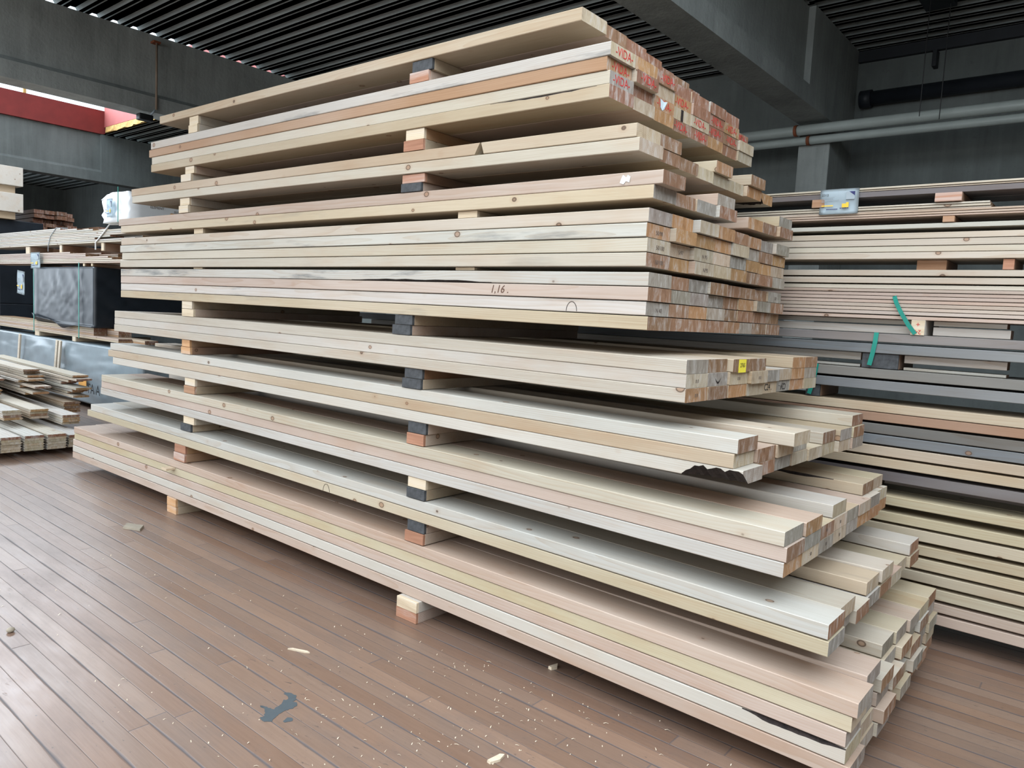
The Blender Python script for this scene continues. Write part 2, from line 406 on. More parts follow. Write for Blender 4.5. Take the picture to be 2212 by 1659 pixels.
STAIN = {('T2', 1): .75, ('TA', 2): .7, ('TB', 1): 1.0, ('TB', 3): .6, ('T4', 2): .25, ('TA', 4): .25, ('TB', 4): .4}
FEND = {('T1',1):'light', ('T2',1):'light', ('T2',2):'orange', ('T2',3):'grey', ('T2',4):'red', ('T3',1):'light', ('T3',2):'light', ('T4',1):'brown', ('T4',2):'grey',
        ('TA',1):'grey', ('TA',2):'orange', ('TA',3):'light', ('TA',4):'brown', ('TB',1):'grey', ('TB',2):'brown', ('TB',3):'grey', ('TB',4):'brown',
        ('T7',1):'grey', ('T7',2):'light', ('T7',3):'orange', ('T8',1):'brown', ('T8',2):'light', ('T8',3):'grey', ('T9',1):'grey', ('T9',2):'brown', ('T9',3):'orange',
        ('T10',1):'brown', ('T10',2):'grey'}
DZ = {('T11', 1, 2): .016, ('T10', 1, 5): .008}
POOL = {'T1': ['red', 'red', 'brown'], 'T2': ['red', 'red', 'brown', 'light', 'orange'], 'T3': ['light', 'orange', 'brown'], 'T4': ['grey', 'brown', 'orange'],
        'TA': ['grey', 'orange', 'brown', 'light', 'orange'], 'TB': ['brown', 'orange', 'grey', 'brown'], 'T7': ['grey', 'light', 'orange', 'brown'],
        'T8': ['brown', 'grey', 'light'], 'T9': ['brown', 'grey', 'light', 'orange'], 'T10': ['brown', 'light', 'grey'], 'T11': ['grey', 'brown', 'light', 'grey']}

def tier_z(tn, x, top=False, xl=None, xr=None):
    n, bl, tl, br, tr, bow = TIERS[tn]
    XL = LEFT[tn][0]; XR = ENDS[(tn, 1)][1]
    f = (x-XL)/(XR-XL)
    b = bl+(br-bl)*f; t = tl+(tr-tl)*f
    q = bow*(1-(2*f-1)**2)
    return (t if top else b)+q

def row_z(tn, i, x):
    """bottom of row i (1 = top row) at x"""
    n = TIERS[tn][0]
    b = tier_z(tn, x); t = tier_z(tn, x, True)
    return b+(t-b)*(n-i)/n

boards = {}
TIERNAME = {tn: ('lowest' if k == 0 else 'topmost' if k == 10 else ordn(k+1)) for k, tn in enumerate(ORDER)}
LOOK = {'pale': 'pale spruce', 'white': 'whitish spruce', 'pink': 'pinkish spruce', 'tan': 'tan spruce', 'orange': 'orange-brown spruce', 'yellow': 'yellowish spruce', 'rose': 'rosy spruce', 'brown': 'brown spruce'}
def pile_label(tone, tn, i, j):
    n = TIERS[tn][0]
    col = 'frontmost' if j == 1 else ordn(j)+' from front'
    row = 'only row' if n == 1 else ('top row' if i == 1 else 'bottom row' if i == n else ordn(i)+' row down')
    k = ORDER.index(tn)
    tier = 'lowest tier' if k == 0 else 'topmost tier' if k == 10 else ordn(k+1)+' tier from floor'
    return f"{LOOK[tone]} board, {col}, {row}, {tier} of big pile"

for tn in ORDER:
    n = TIERS[tn][0]
    for i in range(1, n+1):
        for j, xe in ENDS[(tn, i)].items():
            xs = LEFT[tn][i-1] + (0 if j == 1 else (R()-.5)*.05)
            tone = FRONT[tn][i-1] if j == 1 else random.choice(['pale', 'pale', 'white', 'pink', 'tan', 'yellow', 'tan'])
            wane = None; skew = 0; z_end = 0
            if (tn, i, j) == ('T8', 3, 1): wane = ('bf', xe-xs-.2, xe-xs, .04)
            if (tn, i, j) == ('T11', 4, 1): wane = ('tf', -.80-xs, -.50-xs, .011)
            if (tn, i, j) == ('T2', 4, 1): wane = ('tf', -1.95-xs, -1.47-xs, .006)
            if (tn, i, j) == ('TB', 1, 1): wane = ('bf', -2.75-xs, -1.9-xs, .007)
            if (tn, i, j) == ('T9', 1, 7): wane = ('tf', -1.35-xs, -.86-xs, .008)
            if (tn, i, j) == ('T3', 2, 8): wane = ('bf', xe-xs-.12, xe-xs, .05)
            if (tn, i, j) == ('T2', 1, 7): wane = ('bf', xe-xs-.5, xe-xs, .012)
            z0 = row_z(tn, i, xs)
            wj = random.uniform(-.0008, .0004)
            dz = DZ.get((tn, i, j), 0)
            L = xe-xs
            zf = (lambda tn, i, xs, z0, wj, dz, L: (lambda x: row_z(tn, i, xs+x)-z0+.0003+(dz*max(0, (x-L*.72)/(L*.28))**2 if dz else 0)))(tn, i, xs, z0, wj, dz, L)
            y = Y0+(j-1)*W + (random.uniform(-.006, .001) if j == 1 else random.uniform(0, .001))
            if (tn, i, j) == ('T11', 3, 1): y = Y0+.0
            w = W-.0015 + (Y0-y if (j == 1 and y < Y0) else 0)
            pitch = (TIERS[tn][2]-TIERS[tn][1])/n; pitch2 = (TIERS[tn][4]-TIERS[tn][3])/n
            t = min(T, pitch-.0007, pitch2-.0007)
            pieces = [(xs, xe, 0, 0)]
            if (tn, i, j) == ('T3', 1, 1): pieces = [(xs, -1.992, .026, 0), (-1.986, xe, 0, .016)]
            for q, (a, b_, sk, sk0) in enumerate(pieces):
                zz0 = row_z(tn, i, a)
                zff = zf if q == 0 else (lambda tn, i, a, zz0: (lambda x: row_z(tn, i, a+x)-zz0+.0003))(tn, i, a, zz0)
                o = board_mesh('spruce_board', b_-a, w, t, zff, wane=wane, skew=sk, skew0=sk0)
                o.location = (a, y, zz0)
                dress(o, tone, FEND.get((tn, i), random.choice(POOL[tn])) if j == 1 else random.choice(POOL[tn]), STAIN.get((tn, i), 0.0) if j == 1 else (.5 if R() < .12 else 0))
                lab = pile_label(tone, tn, i, j)
                if len(pieces) == 2: lab = ('longer far' if q == 0 else 'shorter near') + ' piece of tan butt-jointed board, frontmost, top row, ninth tier of big pile'
                tag(o, lab, 'board', 'sawn spruce boards of the big tiered pile')
                boards[(tn, i, j)] = o

# marks on the boards (parts of the board they are on)
def on_end(tn, i, j, name, text, size, mat, fy=.5, fz=.5, **kw):
    o = boards[(tn, i, j)]
    me = o.data
    xm = max(v.co.x for v in me.vertices)
    ze = [v.co.z for v in me.vertices if v.co.x > xm-.004]
    zb, zt = min(ze), max(ze)
    return stamp(name, text, size, mat, o, (xm+.0006, W*fy, zb+(zt-zb)*fz), 'end', **kw)
VID = [(1, 1, 1), (2, 1, .9), (2, 2, .85), (3, 1, .8), (1, 3, .7), (3, 3, .85), (2, 4, .8), (3, 5, .75), (2, 6, .85), (2, 7, .85), (4, 5, .8), (4, 4, .8), (3, 6, .8), (3, 7, .85), (2, 8, .8)]
for (i, j, s) in VID:
    st = on_end('T2', i, j, 'stamp', '-VIDA-', .042*(.85+.15*s), M['ink_red'], .5+(R()-.5)*.12, .5, rotz=(R()-.5)*.12, sx=.92)
on_end('T7', 3, 5, 'stamp', 'C24 .', .036, M['ink_black'], .42, .5, sx=.95)
on_end('T7', 3, 6, 'stamp', 'C24 -', .036, M['ink_black'], .5, .45, rotz=PI, sx=.95)
for (i, j) in ((2, 1), (2, 3), (2, 4), (3, 1)):
    on_end('T7', i, j, 'stamp', '0 0', .017, M['ink_grey'], .5, .45)
for (tn, i, j, tx) in (('TA', 3, 1, '50/100'), ('TA', 3, 2, '5/97'), ('TA', 3, 3, 'N 95'), ('TA', 2, 1, '50/98'), ('TA', 4, 1, '50/100'), ('TA', 4, 3, 'N/95'), ('TB', 3, 1, 'N 40'), ('TB', 1, 8, '50')):
    on_end(tn, i, j, 'stamp', tx, .02, M['ink_grey'], .55, .4)
for (i, j) in ((2, 4), (3, 2), (3, 3), (3, 4), (2, 3)):
    on_end('T9', i, j, 'stamp', '50', .016, M['ink_grey'], .5, .5)
# pencilled figure on the rosy board
o = boards[('TB', 2, 1)]
lx = -1.856-o.location.x
zc = row_z('TB', 2, -1.856)-o.location.z+.023
stamp('pencil_mark', '1,16 .', .042, M['pencil'], o, (lx, -.0006, zc), 'front', shear=.25)
# yellow note on the third board of the C24 tier
o = boards[('T7', 1, 3)]
xm = max(v.co.x for v in o.data.vertices); zt = max(v.co.z for v in o.data.vertices if v.co.x > xm-.01)
bm = bmesh.new(); add_box(bm, xm+.0004, xm+.0012, .045, .108, zt-.047, zt-.001)
nt_ = obj('note', bm, M['note'], o); nt_['label'] = 'small yellow paper note with handwritten number'
stamp('note_number', '2765', .021, M['ink_black'], nt_, (xm+.0016, .0765, zt-.022), 'end')
# clear tape scrap on the pink board of the eighth tier
o = boards[('T4', 1, 1)]
bm = bmesh.new()
rr_ = random.Random(3)
pts = [(-.022, -.012), (-.005, -.018), (.004, -.008), (.02, -.013), (.022, .006), (.012, .012), (.004, .004), (-.008, .013), (-.016, .003)]
c = (-1.336-o.location.x, zc*0+row_z('T4', 1, -1.336)-o.location.z+.024)
vs = [bm.verts.new((c[0]+px*.9, -.0012-(.002 if k % 2 else 0), c[1]+pz)) for k, (px, pz) in enumerate(pts)]
bm.faces.new(vs)
tp = obj('tape_scrap', bm, plain('clear_tape', lin(220, 224, 222), .2, 0, .3, 60, spec=.8), o); tp['label'] = 'torn scrap of shiny tape'
# white paper label torn on the second tier from the top, dark streak beside it
o = boards[('T2', 3, 3)]
xm = max(v.co.x for v in o.data.vertices); zb = min(v.co.z for v in o.data.vertices if v.co.x > xm-.01)
bm = bmesh.new()
vs = [bm.verts.new((xm+.0012+(.003 if k == 3 else 0), .04+yy, zb+.004+zz)) for k, (yy, zz) in enumerate([(.006, .006), (.02, -.004), (.038, .006), (.05, .034), (.03, .03), (.004, .036)])]
bm.faces.new(vs)
lb = obj('torn_label', bm, M['paper'], o); lb['label'] = 'torn white paper label'
o = boards[('T2', 3, 4)]
xm = max(v.co.x for v in o.data.vertices); zb = min(v.co.z for v in o.data.vertices if v.co.x > xm-.01)
bm = bmesh.new(); add_box(bm, xm+.0002, xm+.002, .064, .082, zb+.0, zb+.043, .0008)
obj('bark_pocket', bm, M['bark'], o)['label'] = 'dark bark pocket'
# heart-shaped crack and curved knot seam
o = boards[('T7', 2, 2)]
xm = max(v.co.x for v in o.data.vertices); zb = min(v.co.z for v in o.data.vertices if v.co.x > xm-.01)
bm = bmesh.new(); 
arc = [(a, .007*math.sin(PI*a)) for a in [k/8 for k in range(9)]]
up = [bm.verts.new((xm+.0008, .052+.05*a, zb+.026-.012*math.sin(PI*a)+.004*(2*a-1)**2)) for a, _ in arc]
dn = [bm.verts.new((xm+.0008, .052+.05*a, zb+.026-.012*math.sin(PI*a)+.004*(2*a-1)**2-h_)) for a, h_ in arc]
for k in range(8):
    try: bm.faces.new((dn[k], dn[k+1], up[k+1], up[k]))
    except ValueError: pass
obj('heart_shake', bm, M['bark'], o)['label'] = 'dark curved heart shake'
def arch(parent, wx, wz_frac, tn, i, wid, hgt):
    lx = wx-parent.location.x; zb_ = row_z(tn, i, wx)-parent.location.z
    cu = bpy.data.curves.new('knot_seam', 'CURVE'); cu.dimensions = '3D'; cu.bevel_depth = .0011; cu.bevel_resolution = 1
    sp = cu.splines.new('POLY'); sp.points.add(10)
    for k in range(11):
        a = PI*k/10
        sp.points[k].co = (lx+wid*math.cos(a)*.5, -.0003, zb_+.003+hgt*math.sin(a), 1)
    cu.materials.append(M['bark'])
    q = meshed('knot_seam', cu); q.parent = parent; q['label'] = 'dark arched seam around a knot'
arch(boards[('TB', 3, 1)], -1.52, 0, 'TB', 3, .045, .033)
arch(boards[('T10', 2, 1)], -2.89, 0, 'T10', 2, .05, .036)

# ------------------------------------------------------------------ bearers between the tiers
def bearer(x0, x1, y0, y1, z0, z1, tone, label, tip=None, group='bearers of the big pile', rot=0.0):
    root = empty('wooden_bearer', ((x0+x1)/2, y0, z0))
    hx = (x1-x0)/2; D = y1-y0; h = z1-z0
    bm = bmesh.new(); add_box(bm, -hx, hx, 0.012 if tip else 0, D, 0, h, .0025)
    m = [M['wood']]
    b = obj('beam', bm, m, root); b.color = jit(TONE[tone]); b['stain'] = .2
    e = jit(ENDT['brown'], .1); 
    bm = bmesh.new(); add_box(bm, -hx+.0006, hx-.0006, -.0012, .0138, .0006, h-.0006, .0018)
    t = obj('end_grain', bm, M['dip'] if tip == 'dark' else M['end'], root)
    t['end_tint'] = list(ENDT[tip][:3]) if tip and tip != 'dark' else list(e[:3])
    t['label'] = 'dark dipped end' if tip == 'dark' else 'sawn end'
    root.rotation_euler[2] = rot
    return tag(root, label, 'bearer', group)

D = 8*W
# floor bearers
bearer(-2.332, -2.205, 2.112, 2.112+D, .0, .0462, 'pink', 'pinkish floor bearer, lower of two under middle of big pile', 'red')
bearer(-2.328, -2.203, 2.110, 2.110+D, .0466, tier_z('T11', -2.27)-.0005, 'white', 'whitish floor bearer, upper of two under middle of big pile', 'light')
bearer(-4.492, -4.375, 2.138, 2.138+D, .0, .0462, 'tan', 'tan floor bearer, lower of two under far half of big pile', 'orange')
bearer(-4.490, -4.377, 2.136, 2.136+D, .0466, tier_z('T11', -4.43)-.0005, 'tan', 'tan floor bearer, upper of two under far half of big pile', 'orange')
bearer(-0.95, -0.83, 2.40, 2.17+D, .0, .0462, 'brown', 'brown floor bearer, lower of two under near end of big pile', 'brown')
bearer(-0.95, -0.83, 2.40, 2.17+D, .0466, tier_z('T11', -.89)-.0005, 'brown', 'brown floor bearer, upper of two under near end of big pile', 'brown')
BEAR = {('T11','T10'):[(-2.318,-2.213,'dark','pink'),(-2.327,-2.212,'red','pink'),(-4.418,-4.282,'red','orange'),(-4.417,-4.281,'red','orange')],
('T10','T9'):[(-2.326,-2.215,'light','tan'),(-2.326,-2.215,'dark','tan'),(-4.311,-4.183,'light','pale'),(-4.335,-4.21,'dark','tan')],
('T9','T8'):[(-2.339,-2.228,'dark','pink'),(-2.339,-2.234,'red','pink'),(-4.3,-4.178,'light','tan'),(-4.299,-4.171,'brown','tan')],
('T8','T7'):[(-2.374,-2.264,'dark','brown'),(-2.382,-2.265,'dark','tan'),(-4.342,-4.247,'orange','orange'),(-4.34,-4.229,'orange','brown')],
('T7','TB'):[(-2.449,-2.339,'dark','tan'),(-2.458,-2.344,'dark','pink'),(-4.347,-4.225,'light','tan'),(-4.335,-4.197,'light','pink')],
('T4','T3'):[(-2.436,-2.299,'red','brown'),(-2.436,-2.313,'dark','pink'),(-4.385,-4.272,'light','pale'),(-4.388,-4.276,'light','tan')],
('T3','T2'):[(-2.424,-2.313,'light','orange'),(-2.43,-2.311,'red','tan'),(-4.326,-4.222,'light','pink'),(-4.367,-4.248,'light','pale')],
('T2','T1'):[(-2.401,-2.282,'dark','tan'),(-2.409,-2.296,'red','pink'),(-4.284,-4.182,'light','pale'),(-4.283,-4.181,'light','pale')]}
for (lo, hi), L4 in BEAR.items():
    k = ORDER.index(hi); tier = 'topmost' if k == 10 else ordn(k+1)
    for q, (a, b_, tip, tone) in enumerate(L4):
        xm = (a+b_)/2
        # the lower tier's top and the upper tier's bottom at the bearer, at both of its edges
        zl = max(tier_z(lo, a, True), tier_z(lo, b_, True))+.0004; zh = min(tier_z(hi, a), tier_z(hi, b_))-.0004
        zm = (zl+zh)/2
        z0, z1 = (zm+.0003, zh) if q % 2 == 0 else (zl, zm-.0003)
        where = 'middle' if q < 2 else 'far half'
        lab = f"{'dark-ended' if tip == 'dark' else {'light': 'pale-ended', 'red': 'reddish-ended', 'orange': 'orange-ended', 'brown': 'brown-ended'}[tip]} wooden bearer, {'upper' if q % 2 == 0 else 'lower'} of pair beneath {tier} tier, {where} of big pile"
        bearer(a, b_, Y0+.004-(.006 if q % 2 else 0), Y0+D-.01, z0, z1, tone, lab, tip)
# thin laths between the close tiers
for (lo, hi) in (('TB', 'TA'), ('TA', 'T4')):
    for xm, where in ((-2.07, 'middle'), (-4.2, 'far half')):
        zl = max(tier_z(lo, xm-.06, True), tier_z(lo, xm+.06, True))+.0004; zh = min(tier_z(hi, xm-.06), tier_z(hi, xm+.06))-.0004
        if zh-zl < .005: continue
        k = ORDER.index(hi)
        bearer(xm-.045, xm+.06, Y0+.02, Y0+D-.01, zl, zh, 'tan', f"thin wooden lath beneath {ordn(k+1)} tier, {where} of big pile", 'light')

# splinter sticking out of the lowest tier
bm = bmesh.new(); add_box(bm, -.03, .03, -.055, .02, 0, .012, .002)
spl = obj('splinter', bm, [M['wood']], None, (-4.43, Y0-.001, row_z('T11', 1, -4.43)-.0135)); spl.color = TONE['tan']; spl['stain'] = 0.0
tag(spl, 'loose wood splinter poking out below top row of lowest tier of big pile', 'splinter')

# ------------------------------------------------------------------ the pile along the back wall
YR = 3.57
XA, XB = -4.62, 1.35
# (kind, z bottom, z top, setback)
RP = [('slat', 1.959, 1.968, 0), ('slat', 1.952, 1.9575, .004), ('violet', 1.927, 1.951, .006),
      ('sl_s', 1.8785, 1.8865, 0), ('sl_s', 1.8675, 1.8775, .002), ('sl_s', 1.8605, 1.866, .006), ('sl', 1.851, 1.860, 0), ('sl', 1.8405, 1.8495, 0), ('sl', 1.832, 1.8395, .002),
      ('weath', 1.783, 1.803, .004),
      ('pine', 1.740, 1.765, 0), ('pine', 1.710, 1.738, 0), ('pine', 1.684, 1.7085, .002), ('pine', 1.654, 1.6825, 0),
      ('pine', 1.581, 1.607, 0), ('pine', 1.548, 1.575, 0), ('pine', 1.5245, 1.543, .006),
      ('rosy', 1.510, 1.5235, 0), ('rosy', 1.494, 1.508, .002), ('rosy', 1.478, 1.4925, 0), ('rosy', 1.462, 1.4765, .003), ('rosy', 1.445, 1.4605, 0), ('rosy', 1.429, 1.4435, .001), ('rosy', 1.412, 1.4275, 0), ('rosy', 1.393, 1.4085, .002),
      ('grey', 1.290, 1.328, 0), ('grey2', 1.240, 1.282, 0), ('green', 1.129, 1.171, 0), ('blue', 1.077, 1.120, 0),
      ('tan', .980, 1.020, 0), ('rust', .938, .978, .001), ('striped', .884, .928, .003), ('slate', .838, .880, .002), ('tan', .788, .831, 0), ('tan', .738, .779, 0), ('violet', .678, .722, .008),
      ('pale', .575, .616, 0), ('pale', .501, .543, 0), ('pale', .442, .490, 0), ('pale', .382, .425, 0), ('pale', .322, .368, 0), ('pale', .265, .309, 0), ('pale', .205, .250, 0), ('rose', .152, .191, .002), ('rose', .098, .141, 0)]
RT = {'slat': ('pale', 0), 'violet': ('violet', 0), 'sl_s': ('pale', 0), 'sl': ('pink', 0), 'weath': ('white', .7), 'pine': ('pale', .1), 'rosy': ('rose', 0), 'grey': ('violet', .3), 'grey2': ('blue', .2),
      'green': ('grey', .2), 'blue': ('blue', .1), 'tan': ('tan', 0), 'rust': ('rust', 0), 'striped': ('grey', .5), 'slate': ('blue', .3), 'pale': ('yellow', 0), 'rose': ('pink', 0)}
RLOOK = {'slat': 'thin pale slat', 'violet': 'violet-grey weathered board', 'sl_s': 'thin pale short slat', 'sl': 'thin pale slat', 'weath': 'weathered whitish board', 'pine': 'knotty pale pine board', 'rosy': 'slim rosy planed board',
         'grey': 'dark grey weathered board', 'grey2': 'blue-grey weathered board', 'green': 'greenish grey weathered board', 'blue': 'silvery blue-grey board', 'tan': 'tan board', 'rust': 'orange-brown board', 'striped': 'ridged weathered grey board',
         'slate': 'slate-blue weathered board', 'pale': 'clean pale board', 'rose': 'pinkish lowest board'}
NL = len(RP)
for k, (kd, zb, zt, sb) in enumerate(RP):
    tone, stn = RT[kd]
    for c2 in (0, 1):
        xb = -.483 if kd == 'sl_s' else XB+(R()-.5)*.1
        o = board_mesh('stacked_board', xb-XA+(R()-.5)*.05, .148, zt-zb-.0008, None, c=.0012 if zt-zb < .03 else .002, step=2.0, mats=[M['slat' if zt-zb < .03 else 'wood'], M['end'], M['bark']])
        o.location = (XA, YR+sb+c2*.156, zb)
        dress(o, tone, 'brown', stn)
        n = NL-k
        tag(o, f"{RLOOK[kd]}, {ordn(n)} layer from floor, {'front' if c2 == 0 else 'second'} row of pile by concrete wall", 'board', 'boards of the pile along the concrete wall')
# bearers of that pile: (x0, x1, z0, z1, y, depth, tone, label)
def rbear(x0, x1, z0, z1, y, d, tone, lab, tip='brown'):
    return bearer(x0, x1, y, y+d, z0+.0005, z1-.0005, tone, lab, tip, 'bearers of the pile along the concrete wall')
rb = [(-1.17+.06, -1.11+.06, 1.888, 1.926, 'left of the paper sheet'), (-.56, -.49, 1.888, 1.926, 'right of the paper sheet')]
rbear(-1.205, -1.148, 1.888, 1.926, YR-.01, .3, 'brown', 'square brown bearer end beneath violet-grey top board, left of paper sheet', 'brown')
rbear(-.70, -.60, 1.888, 1.926, YR-.012, .3, 'brown', 'split brown bearer end beneath violet-grey top board, right of paper sheet', 'red')
rbear(-.665, -.62, 1.804, 1.831, YR, .3, 'brown', 'small tan bearer end above weathered whitish board', 'brown')
rbear(-.755, -.64, 1.608, 1.653, YR+.05, .25, 'brown', 'recessed brown bearer beneath four knotty pine boards', 'brown')
rbear(-.435, -.395, 1.608, 1.653, YR+.01, .29, 'brown', 'reddish bearer end beneath four knotty pine boards', 'red')
rbear(-.93, -.78, 1.172, 1.239, YR+.012, .29, 'brown', 'dark bearer behind teal strap, beneath blue-grey board', 'dark')
rbear(-1.165, -1.10, 1.021, 1.076, YR+.012, .29, 'brown', 'dark bearer behind teal strap, beneath silvery blue-grey board', 'dark')
big = empty('timber_block', (-.715, YR-.004, 1.3285))
bm = bmesh.new(); add_box(bm, -.027, .027, .001, .30, 0, .0640, .002)
q_ = obj('beam', bm, [M['wood']], big); q_.color = TONE['white']; q_['stain'] = .2
bm = bmesh.new(); add_box(bm, -.0262, .0262, -.001, .004, .0006, .0634)
q_ = obj('end_grain', bm, M['end'], big); q_['end_tint'] = list(ENDT['light'][:3])
stamp('stamp', '+', .03, M['ink_red'], big, (0, -.0016, .044), 'front'); stamp('stamp', '24', .026, M['ink_red'], big, (.002, -.0016, .014), 'front', rotz=PI)
tag(big, 'pale timber block with red plus sign and numerals beneath rosy planed boards', 'bearer')
# other supports out of the gaps' sight plus floor bearers
SUP = [(1.888, 1.926), (1.804, 1.831), (1.608, 1.653), (1.3285, 1.3925), (1.172, 1.239), (1.021, 1.076), (.617, .677)]
for k, (a, b_) in enumerate(SUP):
    for xx, wh in ((-3.6, 'far end'), (.75, 'near end')):
        rbear(xx, xx+.1, a, b_, YR+.15, .15, 'brown', f"brown bearer in {ordn(len(SUP)-k)} gap from floor, {wh} of pile by concrete wall", 'brown')
rbear(-.95, -.85, .617, .677, YR+.06, .24, 'brown', 'brown bearer in lowest gap, centre of pile by concrete wall', 'brown')
for xx, wh in ((-3.6, 'far end'), (-1.4, 'centre'), (.6, 'near end')):
    rbear(xx, xx+.12, 0, .0975, YR+.08, .22, 'brown', f"floor bearer beneath {wh} of pile by concrete wall", 'dark')
# recessed boards seen in the gaps
for (x0, x1, zb, zt, lab) in ((-4.4, -.75, 1.371, 1.3915, 'recessed thin board left of red-marked block, upper of two'), (-4.4, -.75, 1.330, 1.365, 'recessed pale board left of red-marked block, lower of two'),
                              (-.665, -.40, 1.371, 1.3915, 'recessed short board right of red-marked block, upper of two'), (-.665, -.385, 1.330, 1.366, 'recessed short board right of red-marked block, lower of two'),
                              (-4.4, -.945, 1.203, 1.2375, 'recessed board left of dark bearer, beneath blue-grey board'), (-.765, -.385, 1.203, 1.2375, 'recessed short board right of dark bearer, beneath blue-grey board'),
                              (-4.4, -.945, 1.172, 1.184, 'recessed thin batten left of dark bearer'), (-.765, -.385, 1.172, 1.184, 'recessed thin batten right of dark bearer')):
    o = board_mesh('recessed_board', x1-x0, .09, zt-zb, None, step=2.0)
    o.location = (x0, YR+.05, zb); dress(o, 'white', 'brown', .1)
    tag(o, lab, 'board', 'recessed boards in the gaps of the wall pile')

# teal straps
def ribbon(name, pts, w, mat, label, cat='strap', group=None, nrm=(0, -1, 0), th=.0012):
    """flat band along pts; its width lies across the run, in the plane facing nrm"""
    bm = bmesh.new(); nv = Vector(nrm); P_ = [Vector(p) for p in pts]
    rows = []
    for k, p in enumerate(P_):
        d = (P_[min(k+1, len(P_)-1)]-P_[max(k-1, 0)]).normalized()
        s = d.cross(nv)
        if s.length < 1e-4: s = Vector((1, 0, 0))
        s = s.normalized()*w/2; n2 = s.cross(d).normalized()*th
        rows.append([bm.verts.new(p+q) for q in (s, -s, -s+n2, s+n2)])
    for a, b_ in zip(rows, rows[1:]):
        for i in range(4): bm.faces.new((a[i], a[(i+1) % 4], b_[(i+1) % 4], b_[i]))
    bm.faces.new(rows[0][::-1]); bm.faces.new(rows[-1])
    bmesh.ops.recalc_face_normals(bm, faces=bm.faces[:])
    o = obj(name, bm, mat)
    return tag(o, label, cat, group)
ys = YR-.003
ribbon('strap', [(-.818, ys-.004, 1.492), (-.805, ys-.012, 1.462), (-.782, ys-.014, 1.42), (-.752, ys-.01, 1.372), (-.722, ys-.005, 1.333)], .017, M['teal'], 'loose teal strap hanging over rosy planed boards beside red-marked block', group='teal straps on the wall pile')
ribbon('strap', [(-.876, ys, 1.331), (-.878, ys-.003, 1.285), (-.884, ys-.003, 1.238), (-.893, ys-.003, 1.185)], .019, M['teal'], 'teal strap across dark grey and blue-grey boards and dark bearer', group='teal straps on the wall pile')
ribbon('strap', [(-1.12, ys, 1.173), (-1.124, ys-.003, 1.125), (-1.132, ys-.003, 1.076), (-1.143, ys-.003, 1.03)], .019, M['teal'], 'teal strap across greenish and silvery boards, beneath the other straps', group='teal straps on the wall pile')

# paper sheet with print
def sheet(loc, w, h, rx, label, rz=0.0, big=True):
    root = empty('paper_sheet', loc)
    bm = bmesh.new()
    g = 8
    vs = [[bm.verts.new((w*(i/g-.5), -.004*math.sin(PI*i/g)-.003*math.sin(2*PI*k/g), -h*k/g)) for i in range(g+1)] for k in range(g+1)]
    for k in range(g):
        for i in range(g): bm.faces.new((vs[k][i], vs[k+1][i], vs[k+1][i+1], vs[k][i+1])).smooth = True
    bmesh.ops.solidify(bm, geom=bm.faces[:], thickness=.0006)
    obj('sheet', bm, M['paper'], root)
    def patch(nm, x0, x1, z0, z1, m):
        bm = bmesh.new(); add_box(bm, w*(x0-.5), w*(x1-.5), -.0092, -.0086, -h*z1, -h*z0); return obj(nm, bm, m, root)
    def pf(x): return 0
    patch('photo', .69, .91, .13, .44, M['greyprint'])
    bm = bmesh.new()
    v = [bm.verts.new((w*(x-.5), -.0096, -h*z)) for x, z in ((.76, .13), (.91, .13), (.91, .30))]
    bm.faces.new(v); obj('photo_corner', bm, M['navy'], root)
    for k, (a, b_) in enumerate(((.06, .40), (.06, .36), (.06, .52), (.06, .22))): patch('text_line', a, b_, .33+.055*k, .345+.055*k, M['greyprint'])
    patch('yellow_bar', .07, .37, .645, .685, M['yellow'])
    patch('logo', .60, .77, .60, .755, M['yellow']); patch('logo_tip', .70, .77, .555, .60, M['yellow'])
    x = .20
    for k in range(9):
        patch('text_line', x, x+.026, .79, .83, M['navy']); x += .033
    for k in range(5): patch('logo_dash', .55+.047*k, .582+.047*k, .765, .795, M['navy'])
    if big: stamp('number', '2312', h*.13, M['ink_black'], root, (w*(.15-.5), -.0098, -h*.24), 'front')
    root.rotation_euler = (0, rx, rz)
    return tag(root, label, 'paper sheet', 'printed paper sheets on timber packs')
sheet((-1.086, YR-.008, 1.968), .168, .112, 0.0, 'white printed paper sheet numbered 2312 hanging on pile by concrete wall')

# ------------------------------------------------------------------ far piles under the left bays
YL = 3.4
def lboard(x0, x1, y, z0, z1, tone, lab, group, w=.14):
    o = board_mesh('thin_board', x1-x0, w, z1-z0-.0006, None, c=.001, step=3.0, mats=[M['slat'], M['end'], M['bark']])
    o.location = (x0, y, z0); dress(o, tone, random.choice(['red', 'brown', 'orange'])); return tag(o, lab, 'board', group)
# upper bundle of thin pale boards: stepped right ends
xe = [-9.9, -9.4, -8.95, -8.1, -7.95, -8.05, -8.5, -8.9, -7.9, -7.95]
zt = 2.068
for k in range(10):
    h = .0165
    for c2 in (0, 1):
        lboard(-12.6, xe[k]+(.0 if c2 == 0 else .45), YL+c2*.145, zt-h, zt, random.choice(['white', 'pale', 'white']), f"thin whitish board, {ordn(k+1)} layer down, {'front' if c2 == 0 else 'second'} row of bundle tied with white cord", 'whitish boards of the cord-tied bundle')
    zt -= .0195
zw_bot = zt
for k, (a, b_) in enumerate(((-11.1, -10.9), (-9.95, -9.82), (-8.75, -8.62))):
    bearer(a, b_-.06, YL+.01, YL+.9, 1.7862, zw_bot, 'brown', f"brown bearer under whitish cord-tied bundle, {ordn(k+1)} from far end", 'light', 'bearers of the far wrapped pile')
zt = 1.7855
xe2 = [-9.6, -9.15, -9.15, -8.55, -8.45, -7.95, -7.95]
